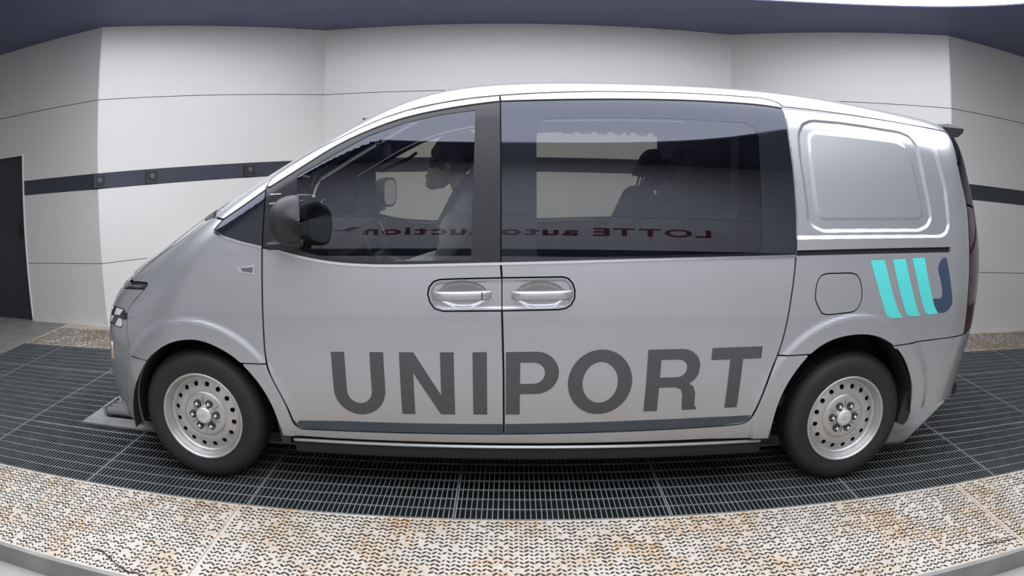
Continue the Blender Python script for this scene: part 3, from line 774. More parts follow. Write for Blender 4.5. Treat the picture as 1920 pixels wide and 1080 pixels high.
for s in (0, 1):
    h = handle(1.216, 1.468, .995, .006, s, fd[s], True)
    yk = (-.0455, -.037) if s == 0 else (2.037, 2.0455)
    box('key_cover', (1.430, 1.432, yk[0], yk[1], .978, 1.018), M['plastic'], fd[s])
    handle(1.555, 1.815, .999, .006, s, rd[s], False)

# lettering on the doors: UNIPORT
def arc(cx, cz, rx, rz, a0, a1, n=14): return [(cx+rx*math.cos(math.radians(a0+(a1-a0)*i/n)), cz+rz*math.sin(math.radians(a0+(a1-a0)*i/n))) for i in range(n+1)]
SW = .0635; H = .303
def glyphs():
    w = .245
    U = [(0, H), (0, .105)]+arc(w/2, .118, w/2, .125, 187, 353, 18)+[(w, .105), (w, H), (w-SW, H), (w-SW, .118)]+arc(w/2, .115, w/2-SW, .063, 0, -180, 16)+[(SW, .118), (SW, H)]
    Nn = [(0, 0), (SW*.96, 0), (SW*.96, .205), (w-SW*1.02, 0), (w, 0), (w, H), (w-SW*.96, H), (w-SW*.96, .098), (SW*1.02, H), (0, H)]
    I = [(0, 0), (SW, 0), (SW, H), (0, H)]
    w = .236; b0 = .102
    Po = [(0, 0), (SW, 0), (SW, b0), (w-.100, b0)]+arc(w-.100, b0+(H-b0)/2, .100, (H-b0)/2, -90, 90)+[(0, H)]
    Pi = [(SW, b0+.050), (w-.112, b0+.050)]+arc(w-.112, b0+(H-b0)/2, .050, (H-b0)/2-.050, -90, 90)+[(SW, H-.050)]
    Oo = arc(.146, H/2, .146, H/2+.006, 0, 360, 44)[:-1]; Oi = arc(.146, H/2, .146-.066, H/2-.052, 0, 360, 40)[:-1]
    w = .250; b0 = .118
    Ro = [(0, 0), (SW, 0), (SW, b0), (.142, b0), (.168, b0-.012), (.178, b0-.040), (.180, .030), (.184, 0), (w+.004, 0), (w+.004, .010), (w-.008, .022), (w-.010, .085), (w-.022, .118), (w-.045, .134), (w-.018, .155), (w-.004, .182), (w, .215)]
    Ro += arc(w-.092, .217, .092, H-.217, 0, 90)+[(0, H)]
    Ri = [(SW, b0+.050), (w-.105, b0+.050)]+arc(w-.105, (b0+.05+H-.05)/2, .043, (H-.10-b0)/2, -90, 90)+[(SW, H-.050)]
    w = .250
    T = [(w/2-SW/2, 0), (w/2+SW/2, 0), (w/2+SW/2, H-.058), (w, H-.058), (w, H), (0, H), (0, H-.058), (w/2-SW/2, H-.058)]
    return [(.740, [U]), (1.057, [Nn]), (1.385, [I]), (1.532, [Po, Pi]), (1.809, [Oo, Oi]), (2.166, [Ro, Ri]), (2.468, [T])]
for xl, lp in glyphs():
    def place(p): x = xl+p[0]; return (x, .4255+.0165*(x-.74)+p[1]+.008*0)
    L2 = [[place(p) for p in l] for l in lp]
    panel('letter', L2, M['letter'], van, gap=0, off=-.0015, flange=.0015, step=.03, sides=(0,), bstep=.02)
# lower door stripe
STR1 = [(.517, .368), (.759, .379), (1.185, .383), (1.518, .387)]; STR2 = [(1.530, .387), (1.838, .394), (2.197, .403), (2.50, .408), (2.704, .409)]
for s in (0, 1):
    panel('door_stripe', [STR1+[(1.520, .3365), (1.182, .3325), (.91, .3295), (.560, .3265), (.532, .338)]], M['stripe'], None, parents=fd, gap=0, off=-.0012, flange=.0012, step=.04, sides=(s,))
    panel('door_stripe', [STR2+[(2.700, .385), (2.675, .3735), (2.561, .3605), (2.204, .3515), (1.841, .3435), (1.530, .3375)]], M['stripe'], None, parents=rd, gap=0, off=-.0012, flange=.0012, step=.04, sides=(s,))
# emblem on the rear quarter: three slanted bars and a hook
BARS = [[(3.282, 1.172), (3.367, 1.175), (3.399, 1.086), (3.441, .991), (3.479, .923), (3.513, .889), (3.436, .888), (3.410, .898), (3.390, .930), (3.356, .998), (3.31, 1.099)],
        [(3.42, 1.179), (3.5, 1.184), (3.534, 1.087), (3.579, .983), (3.608, .922), (3.632, .899), (3.562, .896), (3.535, .908), (3.515, .940), (3.476, 1.02), (3.44, 1.116)],
        [(3.547, 1.188), (3.629, 1.193), (3.654, 1.104), (3.694, 1.006), (3.718, .952), (3.751, .909), (3.694, .902), (3.662, .914), (3.640, .950), (3.604, 1.028), (3.566, 1.132)]]
for b in BARS: panel('emblem_bar', [b], M['teal'], van, gap=0, off=-.0015, flange=.0015, step=.03, sides=(0,))
HOOK = [(3.774, 1.2), (3.788, 1.189), (3.813, 1.106), (3.844, .998), (3.85, .959), (3.83, .927), (3.794, .911), (3.756, .911), (3.724, .944), (3.704, .985), (3.762, .988), (3.770, 1.004), (3.768, 1.03), (3.75, 1.082), (3.728, 1.130), (3.727, 1.152), (3.738, 1.175), (3.755, 1.192)]
panel('emblem_hook', [HOOK], M['navy'], van, gap=0, off=-.0015, flange=.0015, step=.03, sides=(0,))

# door mirrors
def mirror(s):
    V = []; F = []; ns, nt = 17, 20
    for i in range(ns):
        u = -1+2*i/(ns-1); k = max(1-abs(u)**2.8, 0)**(1/2.8)*.94+.06; y = -.135+.105*u
        for t in range(nt+1):
            th = math.radians(-90+180*t/nt); c, sn = math.cos(th), math.sin(th)
            V.append((.660-.132*k*abs(c)**.75, y if s == 0 else 2-y, 1.335+.108*k*math.copysign(abs(sn)**.85, sn)))
    w = nt+1
    for i in range(ns-1):
        for t in range(nt): F.append((i*w+t, i*w+t+1, (i+1)*w+t+1, (i+1)*w+t))
        F.append((i*w+nt, i*w, (i+1)*w, (i+1)*w+nt))
    F += [tuple(range(w)), tuple((ns-1)*w+t for t in range(w))[::-1]]
    def turn(V):
        a = math.radians(19); out = []
        for x, y, z in V:
            yy = y if s == 0 else 2-y; dx, dy_ = x-.61, yy+.135
            yy = -.135+dx*math.sin(a)+dy_*math.cos(a); out.append((.61+dx*math.cos(a)-dy_*math.sin(a), yy if s == 0 else 2-yy, z))
        return out
    V = turn(V)
    if s: F = [f[::-1] for f in F]
    o = mesh_obj('door_mirror', V, F, M['plastic'], van, True)
    V = []
    for k in range(24):
        t = 2*math.pi*k/24; c, sn = math.cos(t), math.sin(t)
        y = -.135+.088*math.copysign(abs(c)**.6, c); V.append((.6615, y if s == 0 else 2-y, 1.335+.092*math.copysign(abs(sn)**.6, sn)))
    mesh_obj('mirror_glass', turn(V), [tuple(range(24))], M['chrome'], o)
    q = [(.49, .63, -.10, .03, 1.205, 1.238)][0]
    a = (q[0], q[1], q[2], q[3], q[4], q[5]) if s == 0 else (q[0], q[1], 2-q[3], 2-q[2], q[4], q[5])
    box('mirror_arm', a, M['plastic'], o, bevel=.010)
    return o
mirror(0); mirror(1)

# side steps, mud flaps, arch liners, underbody
for s in (0, 1):
    Y = (lambda a, b: (a, b)) if s == 0 else (lambda a, b: (2-b, 2-a))
    st = box('side_step', (.50, 2.80, *Y(.070, .26), .185, .250), M['under'], van, bevel=.010)
    V, F = tube([(.50, Y(.066, 0)[0] if s == 0 else 2-.066, .256), (2.79, Y(.066, 0)[0] if s == 0 else 2-.066, .256)], .0085, 10); mesh_obj('step_trim', V, F, M['satin'], st, True)
    box('step_trim', (2.60, 2.80, *Y(.075, .10), .279, .287), M['plastic'], st, bevel=.003)
    box('sill_cover', (.46, 2.84, *Y(.085, .30), .245, .285), M['under'], van)
    for pts, nm in (([(.415, .432), (.438, .415), (.487, .285), (.482, .236), (.438, .240)], 0), ([(3.640, .478), (3.700, .470), (3.712, .432), (3.685, .305), (3.660, .284), (3.612, .300)], 1)):
        V = []
        for y in Y(.055, .24): V += [(x, y, z) for x, z in pts]
        k = len(pts)
        mesh_obj('mud_flap', V, [tuple(range(k)), tuple(range(k, 2*k))[::-1]]+[(i, k+i, k+(i+1) % k, (i+1) % k) for i in range(k)], M['plastic'], van)
    for cx, cz, lp in ((0, .345, ARCH_F), (3.24, .385, ARCH_R)):
        m = MB(); k = len(lp); V = []
        for y in Y(.028, .42): V += [(cx+(x-cx)*1.004, y, cz+(z-cz)*1.004) for x, z in lp]
        F = [(i, i+1, k+i+1, k+i) for i in range(k-1)]
        inner = k if s == 0 else 0
        V.append((cx, Y(.028, .42)[1 if s == 0 else 0], .24)); c0 = len(V)-1
        F += [(inner+i, inner+i+1, c0) for i in range(k-1)]
        mesh_obj('arch_liner', V, F, M['under'], van, False)
box('underbody', (-.42, 3.62, .42, 1.58, .22, .34), M['under'], van)
box('underbody', (.46, 2.83, .24, 1.76, .24, .33), M['under'], van)
box('underbody', (3.66, 4.08, .35, 1.65, .38, .46), M['under'], van)
box('underbody', (-.74, -.44, .40, 1.60, .245, .30), M['under'], van)
box('exhaust', (.6, 3.6, 1.2, 1.3, .17, .24), M['dark_metal'], van, bevel=.02)

# wheels
def revolve(prof, cx, cy, cz, s, n=72):
    """prof: (r, y) with y=0 at the outer face, growing inwards"""
    V = []; F = []; k = len(prof)
    for i in range(n):
        t = 2*math.pi*i/n
        V += [(cx+r*math.cos(t), cy+y*(1 if s == 0 else -1), cz+r*math.sin(t)) for r, y in prof]
    for i in range(n):
        j = (i+1) % n
        for q_ in range(k-1):
            f = (i*k+q_, j*k+q_, j*k+q_+1, i*k+q_+1); F.append(f if s == 0 else f[::-1])
    return V, F
TYRE = [(.222, .020), (.228, .010), (.236, .004), (.248, .001), (.262, -.004), (.285, -.008), (.306, -.006), (.320, .000), (.326, .004), (.334, .013), (.344, .026), (.350, .042), (.351, .060), (.346, .066), (.346, .072), (.351, .078), (.352, .100), (.347, .104), (.347, .110), (.352, .114), (.351, .150), (.345, .180), (.320, .205), (.28, .212), (.222, .195)]
RIM = [(.224, .022), (.2325, .010), (.232, .002), (.227, -.001), (.221, .003), (.2165, .012), (.214, .022), (.207, .030), (.203, .048), (.199, .058), (.190, .060)]
HUB = [(.130, .0465), (.126, .046), (.1235, .050), (.121, .046), (.112, .042), (.100, .040), (.072, .044), (.050, .043), (.0455, .038), (.044, .030)]
CAP = [(.0445, .044), (.0445, .028), (.041, .022), (.030, .019), (.0005, .018)]
def disc(cx, cy, cz, s):
    circ = lambda r, n, x=0, z=0, ph=0: [(x+r*math.cos(2*math.pi*i/n+ph), z+r*math.sin(2*math.pi*i/n+ph)) for i in range(n)]
    holes = [circ(.0130, 14, .1655*math.cos(a), .1655*math.sin(a)) for a in [math.radians(11.25+22.5*i) for i in range(16)]]
    loops = [circ(.191, 96), circ(.129, 80)]+holes
    rr = []
    for r in (.182, .1365, .1505): rr += circ(r, 90)
    pts = np.array(rr); keep = np.array([min(math.hypot(p[0]-h[0], p[1]-h[1]) for hl_ in holes for h in hl_) > .003 for p in pts]) & inside(pts, loops)
    V, F = cdt(loops, pts[keep])
    r = np.hypot(*V.T); y = np.interp(r, [.129, .140, .155, .170, .180, .191], [.0465, .0475, .049, .052, .056, .0605])
    W = np.stack([cx+V[:, 0], cy+y*(1 if s == 0 else -1), cz+V[:, 1]], 1)
    if s: F = F[:, ::-1]
    FF = [tuple(f) for f in F]; cnt = {(f[i], f[(i+1) % 3]) for f in FF for i in range(3)}
    k = len(W); W2 = W.copy(); W2[:, 1] += .006*(1 if s == 0 else -1)
    FF += [(b, a, k+a, k+b) for a, b in list(cnt) if (b, a) not in cnt]
    return np.concatenate([W, W2]), FF
DISC_ME = {}
def wheel(cx, s, cz=.345):
    cy = .052 if s == 0 else 2-.052
    V, F = revolve(TYRE, cx, cy, cz, s)
    w = mesh_obj('wheel', V, F, M['rubber'], van, True, at=(cx, cy, cz))
    V, F = revolve(RIM, cx, cy, cz, s); rim_ = mesh_obj('rim', V, F, M['wheel'], w, True)
    V, F = disc(cx, cy, cz, s); mesh_obj('wheel_disc', V, F, M['wheel'], w, False)
    V, F = revolve(HUB, cx, cy, cz, s); mesh_obj('hub_plate', V, F, M['wheel'], w, True)
    V, F = revolve(CAP, cx, cy, cz, s, 40); mesh_obj('centre_cap', V, F, M['satin'], w, True)
    V, F = revolve([(.0005, .075), (.14, .075), (.14, .1), (.20, .1), (.20, .19), (.0005, .19)], cx, cy, cz, s, 32); mesh_obj('brake_disc', V, F, M['dark_metal'], w)
    sg = 1 if s == 0 else -1
    m = MB()                                                  # small oval mark with a slanted bar letter on the cap
    for i in range(24):
        t0, t1 = 2*math.pi*i/24, 2*math.pi*(i+1)/24
        p = lambda t, r: (cx+r*.024*math.cos(t), cy+.0165*sg, cz+r*.014*math.sin(t))
        m.add([p(t0, 1), p(t1, 1), p(t1, .86), p(t0, .86)], [(0, 1, 2, 3)])
    for a, b in ((-.009, -.005), (.005, .009)): m.add([(cx+(a-.003), cy+.0165*sg, cz-.009), (cx+(b-.003), cy+.0165*sg, cz-.009), (cx+(b+.003), cy+.0165*sg, cz+.009), (cx+(a+.003), cy+.0165*sg, cz+.009)], [(0, 1, 2, 3)])
    m.add([(cx-.006, cy+.0165*sg, cz-.0025), (cx+.006, cy+.0165*sg, cz-.0005), (cx+.006, cy+.0165*sg, cz+.0025), (cx-.006, cy+.0165*sg, cz+.0005)], [(0, 1, 2, 3)])
    m.build('cap_mark', M['chrome'], w)
    for i in range(6):
        a = math.radians(60*i); x, z = cx+.0685*math.cos(a), cz+.0685*math.sin(a)
        key = ('lug', s)
        if key not in DISC_ME:
            V, F = revolve([(.0210, .046), (.0205, .036), (.0170, .033), (.0150, .044)], 0, 0, 0, s, 18); DISC_ME[('seat', s)] = (V, F)
            V2, F2 = revolve([(.0115, .046), (.0115, .030), (.0095, .022), (.006, .017), (.0005, .0155)], 0, 0, 0, s, 12); DISC_ME[key] = (V2, F2)
        for nm, kk, mt in (('lug_seat', 'seat', M['dark_metal']), ('lug_nut', 'lug', M['chrome'])):
            if (kk, s, 'me') not in DISC_ME:
                V, F = DISC_ME[(kk, s)]; me = bpy.data.meshes.new(nm); me.from_pydata([tuple(map(float, v)) for v in V], [], [list(map(int, f)) for f in F])
                me.polygons.foreach_set('use_smooth', [True]*len(me.polygons)); me.materials.append(mt); DISC_ME[(kk, s, 'me')] = me
            link(nm, DISC_ME[(kk, s, 'me')], w, Vector((x, cy, z))-Vector((cx, cy, cz)))
    for i in range(6):                                        # pressed ribs between the nuts
        a = math.radians(30+60*i); c, sn = math.cos(a), math.sin(a); t = .0022
        q = [(cx+r*c-o*t*sn, cy+yy*sg, cz+r*sn+o*t*c) for r, yy in ((.055, .0425), (.100, .0385)) for o in (-1, 0, 1)]
        q = [(p[0], p[1]-(.004*sg if k in (1, 4) else 0), p[2]) for k, p in enumerate(q)]
        mesh_obj('disc_rib', q, [(0, 1, 4, 3), (1, 2, 5, 4)], M['wheel'], w)
    return w
for s in (0, 1):
    wheel(0.0, s); wheel(3.273, s)

# ------------------------------------------------------------------ van interior
panel_c('headliner', [i_wt]+[sil(x, 2.0) for x in (1.3, 1.6, 2.0, 2.5, 2.9)]+[(2.80, 1.90)]+DOOR_TOP2[::-1][2:]+DOOR_TOP[::-1][1:]+[(.431, 1.460), (.315, 1.388), (.212, 1.330), (.134, 1.337)]+WEDGE+[sd(.99, 1.868, .008)], M['trim_in'], van, step=.06, off=.035, flange=0)
panel('door_lining', [front_lower], M['dash'], None, parents=fd, off=.075, flange=0, step=.08)
panel('door_lining', [rear_lower], M['dash'], None, parents=rd, off=.075, flange=0, step=.08)
box('cabin_floor', (.3, 4.1, .16, 1.84, .40, .46), M['under'], van)
box('bulkhead', (2.56, 2.60, .16, 1.84, .46, 1.82), M['dash'], van)
dash = [(.02, 1.14), (.25, 1.20), (.52, 1.215), (.66, 1.19), (.72, 1.10), (.66, .80), (.42, .48), (-.05, .46)]
V = [(x, .22, z) for x, z in dash]+[(x, 1.78, z) for x, z in dash]; k = len(dash)
mesh_obj('dashboard', V, [tuple(range(k))[::-1], tuple(range(k, 2*k))]+[(i, (i+1) % k, k+(i+1) % k, k+i) for i in range(k)], M['dash'], van)
# steering wheel
cx, cy, cz = .90, .55, 1.06; tl_ = math.radians(62)
ax = np.array([math.sin(tl_), 0, math.cos(tl_)*1.0]); ax /= np.linalg.norm(ax); e1 = np.array([0, 1., 0]); e2 = np.cross(ax, e1)
ring = [np.array([cx, cy, cz])+.185*(e1*math.cos(t)+e2*math.sin(t)) for t in np.linspace(0, 2*math.pi, 41)]
V, F = tube(ring, .015, 8, False); sw = mesh_obj('steering_wheel', V, F, M['dash'], van, True)
m = MB()
for t in (0, math.pi, -math.pi/2):
    a = np.array([cx, cy, cz])-ax*.01; b = np.array([cx, cy, cz])+.18*(e1*math.cos(t)+e2*math.sin(t)); V, F = tube([a, b], [.03, .016], 8); m.add(V, F)
V, F = tube([np.array([cx, cy, cz])-ax*.03, np.array([cx, cy, cz])+ax*.03], .06, 16); m.add(V, F)
V, F = tube([np.array([cx, cy, cz])-ax*.02, np.array([cx, cy, cz])-ax*.30], .035, 10); m.add(V, F)
m.build('wheel_hub', M['dash'], sw)
V, F = tube([(.905, .42, 1.275), (.93, .42, 1.215)], .006, 8); mesh_obj('column_stalk', V, F, M['chrome'], sw)
V, F = tube([(.87, .45, 1.20), (.905, .42, 1.275)], .006, 8); mesh_obj('column_stalk', V, F, M['dash'], sw)
# room mirror and grab handle
box('room_mirror', (.80, .84, .86, 1.14, 1.60, 1.675), M['plastic'], van, bevel=.012)
V, F = tube([(.80, 1.0, 1.675), (.76, 1.0, 1.72)], .012, 8); mesh_obj('mirror_stem', V, F, M['plastic'], van)
V, F = tube([(.62, 1.80, 1.52), (.66, 1.77, 1.50), (.86, 1.76, 1.585), (.90, 1.79, 1.62)], .012, 8); mesh_obj('grab_handle', V, F, M['trim_in'], van, True)
# seats
def slab_seat(name, pts, y0, y1, m, par, bev=.03):
    bm = bmesh.new(); k = len(pts)
    a = [bm.verts.new((x, y0, z)) for x, z in pts]; b = [bm.verts.new((x, y1, z)) for x, z in pts]
    bm.faces.new(a[::-1]); bm.faces.new(b)
    for i in range(k): bm.faces.new((a[i], a[(i+1) % k], b[(i+1) % k], b[i]))
    bmesh.ops.recalc_face_normals(bm, faces=bm.faces[:])
    bmesh.ops.bevel(bm, geom=bm.edges[:], offset=bev, segments=3, affect='EDGES', profile=.5)
    return bm_obj(name, bm, m, par, True)
def seat(x, y, top, lean, head=True):
    """x = front foot of the backrest at cushion height"""
    o = slab_seat('seat', [(x-.46, .80), (x-.44, .90), (x-.05, .86), (x+.06, .86), (x+.06, .72), (x-.44, .72)], y-.25, y+.25, M['seat'], van)
    slab_seat('seat_base', [(x-.40, .46), (x-.40, .73), (x+.04, .73), (x+.04, .46)], y-.22, y+.22, M['under'], o, .01)
    f = lambda z: x+lean*(z-.86)
    slab_seat('backrest', [(f(.80), .80), (f(1.15)-.02, 1.15), (f(top-.03), top-.03), (f(top)+.05, top), (f(top)+.12, top-.02), (f(.80)+.14, .80)], y-.24, y+.24, M['seat'], o)
    hz = top+.06
    slab_seat('headrest', [(f(hz)-.01, hz), (f(hz+.17)-.005, hz+.15), (f(hz+.19)+.05, hz+.19), (f(hz+.15)+.10, hz+.14), (f(hz)+.09, hz)], y-.13, y+.13, M['seat'], o, .025)
    for s in (-.06, .06):
        V, F = tube([(f(top-.05)+.05, y+s, top-.05), (f(hz)+.045, y+s, hz+.02)], .007, 6); mesh_obj('headrest_post', V, F, M['dark_metal'], o, True)
    return o
seat(1.40, .55, 1.40, .22); seat(1.40, 1.45, 1.40, .22)
seat(2.10, 1.45, 1.42, .38); seat(2.10, 1.00, 1.36, .38); seat(2.10, .55, 1.42, .38)
# driver's seat belt from the pillar over the shoulder
bp = [(1.47, .20, 1.62), (1.37, .30, 1.50), (1.285, .40, 1.41), (1.195, .52, 1.25), (1.165, .66, 1.00)]
V = []; F = []
for x, y, z in bp: V += [(x-.012, y-.012, z+.02), (x+.012, y+.012, z-.02)]
for i in range(len(bp)-1): F.append((2*i, 2*i+1, 2*i+3, 2*i+2))
k = len(V); V += [(x+.002, y+.002, z+.001) for x, y, z in V]; F += [tuple(j+k for j in f)[::-1] for f in F]
mesh_obj('seat_belt', V, F, M['belt'], van)

# ------------------------------------------------------------------ driver
def blob(bm, c, r, rot=(0, 0, 0), seg=16):
    mt = Matrix.Translation(c) @ Matrix.Rotation(rot[2], 4, 'Z') @ Matrix.Rotation(rot[1], 4, 'Y') @ Matrix.Rotation(rot[0], 4, 'X') @ Matrix.Diagonal((*r, 1))
    bmesh.ops.create_uvsphere(bm, u_segments=seg, v_segments=seg//2+2, radius=1, matrix=mt)
def limb(bm, pts, rad, n=14):
    V, F = tube(pts, rad, n); vs = [bm.verts.new(v) for v in V]
    for f in F: bm.faces.new([vs[i] for i in f])
    for p, r in ((pts[0], rad[0]), (pts[-1], rad[-1])): blob(bm, p, (r, r, r), seg=12)
def fuse(name, bm, voxel, smooth_it, mats, parent=None, at=None, chooser=None):
    me = bpy.data.meshes.new(name); bmesh.ops.recalc_face_normals(bm, faces=bm.faces[:]); bm.to_mesh(me); bm.free()
    t = bpy.data.objects.new('fuse_source', me); COL.objects.link(t)
    r = t.modifiers.new('r', 'REMESH'); r.mode = 'VOXEL'; r.voxel_size = voxel
    s = t.modifiers.new('s', 'SMOOTH'); s.iterations = smooth_it; s.factor = .5
    out = bpy.data.meshes.new_from_object(t.evaluated_get(bpy.context.evaluated_depsgraph_get()))
    bpy.data.objects.remove(t); out.name = name
    base = origin(parent) if parent is not None else Vector((0, 0, 0)); at = Vector(at) if at is not None else base
    out.transform(Matrix.Translation(-at)); out.materials.clear()
    for x in mats: out.materials.append(x)
    out.polygons.foreach_set('use_smooth', [True]*len(out.polygons))
    if chooser: out.polygons.foreach_set('material_index', [chooser(p.center+at) for p in out.polygons])
    return link(name, out, parent, at-base)
bm = bmesh.new()
dy = .55
# pelvis, belly, chest, shoulders
blob(bm, (1.30, dy, .93), (.14, .18, .11)); blob(bm, (1.285, dy, 1.05), (.125, .165, .14)); blob(bm, (1.300, dy, 1.20), (.115, .175, .16))
blob(bm, (1.335, dy, 1.315), (.085, .185, .075)); blob(bm, (1.34, dy, 1.37), (.06, .11, .05))
limb(bm, [(1.345, dy, 1.36), (1.300, dy, 1.455)], [.060, .056])
# head, bowed a little towards the wheel
hc = Vector((1.238, dy, 1.560)); tilt = math.radians(-22)
def hp(x, y, z):                                             # head-local: x forward = -x world
    c, s = math.cos(tilt), math.sin(tilt); return (hc.x-(x*c-z*(-s)), hc.y+y, hc.z+(x*s+z*c))
blob(bm, hp(-.010, 0, .030), (.103, .078, .098), seg=22); blob(bm, hp(.030, 0, -.055), (.060, .058, .070), seg=20)
blob(bm, hp(.052, 0, -.095), (.036, .034, .030)); blob(bm, hp(.072, 0, -.010), (.022, .040, .045))
limb(bm, [hp(.088, 0, .005), hp(.106, 0, -.030)], [.008, .013], 10)
blob(bm, hp(.088, 0, -.062), (.013, .024, .007)); blob(bm, hp(.086, 0, -.074), (.012, .021, .007))
for s in (-1, 1):
    blob(bm, hp(-.012, s*.079, -.015), (.020, .010, .032), (0, .2, 0)); blob(bm, hp(.078, s*.030, .020), (.014, .024, .008)); blob(bm, hp(.055, s*.038, -.035), (.028, .022, .028))
# arms and hands on the wheel
def arm(s):
    sh = (1.335, dy+s*.185, 1.325); el = (1.21, dy+s*.25, 1.055); wr = (.99, dy+s*.165, 1.010)
    limb(bm, [sh, tuple((a+b)/2 for a, b in zip(sh, el)), el], [.062, .054, .045]); limb(bm, [el, tuple((a+b)/2 for a, b in zip(el, wr)), wr], [.045, .040, .029])
    pc = Vector((.948, dy+s*.160, 1.012)); blob(bm, pc, (.045, .022, .036), (0, .3, 0))
    for f, (dz, ln) in enumerate(((.028, .062), (.010, .068), (-.009, .064), (-.026, .052))):
        b0 = pc+Vector((-.030, 0, dz)); b1 = b0+Vector((-ln*.5, -s*.004, .004)); b2 = b1+Vector((-ln*.20, -s*.026, -.004)); b3 = b2+Vector((ln*.18, -s*.020, -.006))
        limb(bm, [tuple(b0), tuple(b1), tuple(b2), tuple(b3)], [.0095, .0090, .0085, .0075], 8)
    t0 = pc+Vector((.008, -s*.014, .026)); t1 = t0+Vector((-.030, -s*.020, .018)); t2 = t1+Vector((-.028, -s*.008, .004))
    limb(bm, [tuple(t0), tuple(t1), tuple(t2)], [.012, .010, .0085], 8)
arm(-1); arm(1)
# legs
for s in (-1, 1):
    limb(bm, [(1.28, dy+s*.09, .955), (1.08, dy+s*.11, .985), (.86, dy+s*.13, .960)], [.092, .080, .064]); limb(bm, [(.86, dy+s*.13, .960), (.76, dy+s*.13, .78), (.66, dy+s*.13, .56)], [.062, .054, .042])
    limb(bm, [(.67, dy+s*.13, .515), (.60, dy+s*.13, .505), (.50, dy+s*.13, .520)], [.042, .040, .032])
def choose(p):
    if p.z > 1.405 and p.x < 1.36: return 0
    if p.x < 1.0 and p.z > .955 and abs(p.y-dy) > .09 and not (p.z < .99 and p.x > .90 and abs(p.y-dy) < .10) and p.z > .968: return 0
    if p.z > 1.0 and not (p.x < 1.16 and p.z < 1.045): return 1
    return 2
person = fuse('person', bm, .0065, 4, [M['skin'], M['shirt'], M['trousers']], None, (1.28, dy, .86), choose)
tag(person, 'black-haired person in a light grey shirt at the steering wheel, head bowed', 'person')
bm = bmesh.new()
blob(bm, hp(-.018, 0, .052), (.117, .092, .098), seg=22); blob(bm, hp(-.070, 0, .000), (.060, .080, .085)); blob(bm, hp(.050, 0, .075), (.075, .074, .054)); blob(bm, hp(.092, 0, .040), (.030, .066, .042), (0, .3, 0))
for s in (-1, 1): blob(bm, hp(-.030, s*.068, .010), (.060, .024, .066)); blob(bm, hp(.036, s*.064, .030), (.050, .022, .050))
for i in range(46):
    a = rng.uniform(-2.6, 2.6); b = rng.uniform(.15, 1.2); rr = .100
    blob(bm, hp(-.018+rr*1.06*math.cos(a)*math.cos(b), rr*.84*math.sin(a)*math.cos(b), .058+rr*.92*math.sin(b)), (.020, .016, .010), (rng.uniform(-1, 1), rng.uniform(-1, 1), a), 8)
fuse('hair', bm, .006, 1, [M['hair']], person)

# ------------------------------------------------------------------ steel frame sunk in the grating under the van
lf = empty('pit_frame', (1.7, 1.0, 0), 'long galvanised steel pit frame lying on the grating under the van', 'pit frame')
m = MB()
V = [(-1.235, .57, .0012), (3.80, .42, .0012), (4.70, 1.02, .0012), (3.80, .74, .0012), (-1.10, .72, .0012)]
def slab_poly(pts, z0, z1):
    k = len(pts); return [(x, y, z0) for x, y in pts]+[(x, y, z1) for x, y in pts], [tuple(range(k))[::-1], tuple(range(k, 2*k))]+[(i, (i+1) % k, k+(i+1) % k, k+i) for i in range(k)]
def ccw(p): return p if area(p) > 0 else p[::-1]
for nm, pts in (('frame_strip', [(-1.24, .57), (3.6, .55), (3.6, .68), (-1.10, .70)]), ('frame_strip', [(-1.24, .57), (-1.10, .70), (-1.13, 1.43), (-1.24, 1.43)]), ('frame_strip', [(-1.24, 1.43), (-1.13, 1.30), (3.6, 1.32), (3.6, 1.45)]),
                ('ramp_plate', [(3.60, .43), (3.96, .43), (4.72, 1.03), (4.60, 1.40), (3.60, 1.40)])):
    V, F = slab_poly(ccw(pts), .001, .014); mesh_obj(nm, V, F, M['steel'], lf)
V, F = slab_poly(ccw([(-1.10, .90), (-1.10, 1.30), (-.30, 1.30), (-.30, .90)]), .001, .006); mesh_obj('pit_opening', V, F, M['pit'], lf)
for y in (.735, .80, .865):
    V, F = tube([(-1.10, y, .045), (-.2, y, .045)], .027, 12); mesh_obj('roller', V, F, M['steel'], lf, True)
for x in (-1.125, -.19):
    box('roller_bracket', (x, x+.02, .70, .90, .014, .085), M['steel'], lf)

# ------------------------------------------------------------------ wall fixtures
def fixture(p, dvec, label):
    d = Vector(dvec).normalized(); n = Vector((d.y, -d.x, 0)); p = Vector(p); u = Vector((0, 0, 1))
    def w(x0, x1, y0, y1, z0, z1): return [tuple(p+d*x+n*y+u*z) for x, y, z in boxv(x0, x1, y0, y1, z0, z1)]
    o = empty('wall_sensor', p, label, 'sensor', 'square sensors in the dark wall band')
    MB().add(w(-.066, .066, -.006, .010, -.066, .066), BOXF).build('housing', M['plastic'], o)
    m = MB()
    for a in ((-.066, .066, .010, .016, .054, .066), (-.066, .066, .010, .016, -.066, -.054), (-.066, -.054, .010, .016, -.054, .054), (.054, .066, .010, .016, -.054, .054)): m.add(w(*a), BOXF)
    m.build('bezel', M['band'], o)
    ring_ = [p+d*.028*math.cos(t)+u*(.028*math.sin(t)+.010)+n*y for y in (.0101, .022) for t in np.linspace(0, 2*math.pi, 16, endpoint=False)]
    mesh_obj('lens', [tuple(q) for q in ring_], [tuple(range(16, 32))]+[(i, (i+1) % 16, 16+(i+1) % 16, 16+i) for i in range(16)], M['lens'], o)
dA = Vector((C2[0]-C1[0], C2[1]-C1[1], 0)).normalized()
fixture((-2.650+.02, 3.092+.0175-.006, 1.510), dA, 'square dark sensor in the wall band, at the corner nearest the charcoal door')
fixture((-2.175, 3.4935, 1.508), dA, 'square dark sensor in the wall band, between two other square sensors')
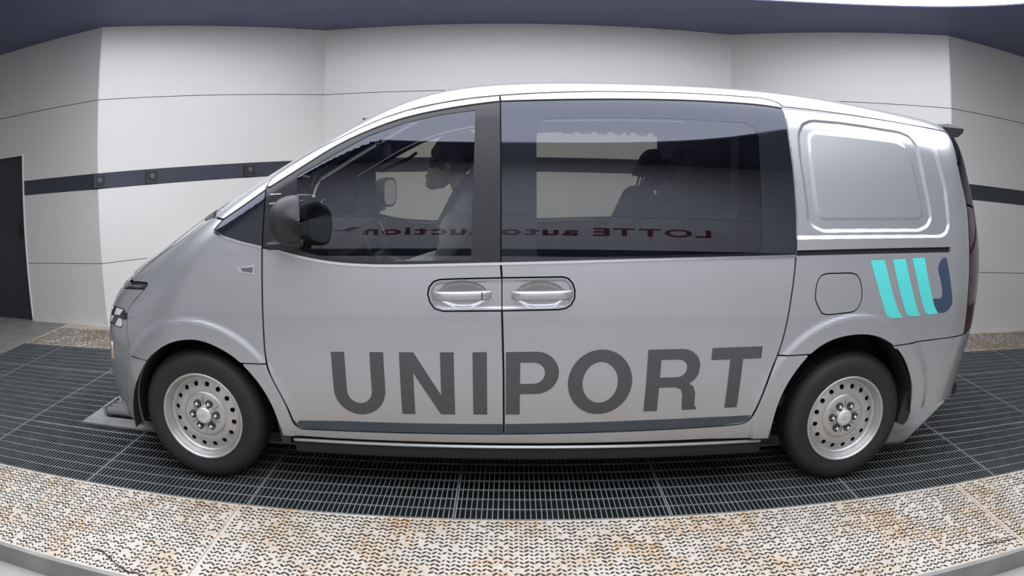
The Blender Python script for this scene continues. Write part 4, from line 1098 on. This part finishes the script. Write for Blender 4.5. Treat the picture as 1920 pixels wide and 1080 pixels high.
fixture((-1.311, 4.2457, 1.505), dA, 'square dark sensor in the wall band, farthest from the charcoal door')

# red lettering on the rear wall and on the wall opposite
def char_mesh(ch):
    cu = bpy.data.curves.new('c', 'FONT'); cu.body = ch; cu.extrude = .03; cu.offset = .022; cu.resolution_u = 4
    o = bpy.data.objects.new('c', cu); COL.objects.link(o)
    me = bpy.data.meshes.new_from_object(o.evaluated_get(bpy.context.evaluated_depsgraph_get()))
    bpy.data.objects.remove(o); bpy.data.curves.remove(cu)
    return me
CH = {}
def sign(name, start, dvec, normal, label, cap=.185, width=3.75, z=1.868):
    text = 'LOTTE auto auction'
    adv = []; x = 0.
    for ch in text:
        if ch == ' ': x += .30; continue
        if ch not in CH:
            me = char_mesh(ch); q = np.array([v.co for v in me.vertices]); CH[ch] = (me, q[:, 0].min(), q[:, 0].max())
        me, a, b = CH[ch]; adv.append((ch, x-a)); x += b-a+.10
    tot = x+.75
    sx = width/tot; capu = np.array([v.co for v in CH['L'][0].vertices])[:, 1].max(); sy = cap/capu
    o = empty(name, Vector(start)+Vector((0, 0, z)), label, 'lettering')
    d = Vector(dvec).normalized(); n = Vector(normal).normalized()
    for ch, x0 in adv:
        me = CH[ch][0]; V = []
        for v in me.vertices: V.append(tuple(Vector(start)+d*((v.co.x+x0)*sx)+Vector((0, 0, z+v.co.y*sy))+n*(.006+v.co.z*.15)))
        mesh_obj('letter', V, [tuple(p.vertices) for p in me.polygons], M['red'], o)
    def flat(pts): 
        k = len(pts); V = [tuple(Vector(start)+d*(x*sx)+Vector((0, 0, z+y*cap))+n*t) for t in (.0015, .0105) for x, y in pts]
        return V, [tuple(range(k))[::-1], tuple(range(k, 2*k))]+[(i, (i+1) % k, k+(i+1) % k, k+i) for i in range(k)]
    V, F = flat([(x+.0, 1.0), (x+.30, 1.0), (x+.48, .62), (x+.75, .58), (x+.75, .50), (x+.30, .50)]); mesh_obj('wing_mark', V, F, M['red'], o)
    return o
sign('wall_lettering', (-.146, 4.855, 0), (4.689, -.073, 0), (-.0156, -1, 0), 'red raised lettering on the rear wall, mostly hidden behind the van')
sign('wall_lettering', (3.66, YF, 0), (-1, 0, 0), (0, 1, 0), 'red raised lettering on the front wall, mirrored in the van windows', width=4.0, z=1.90)
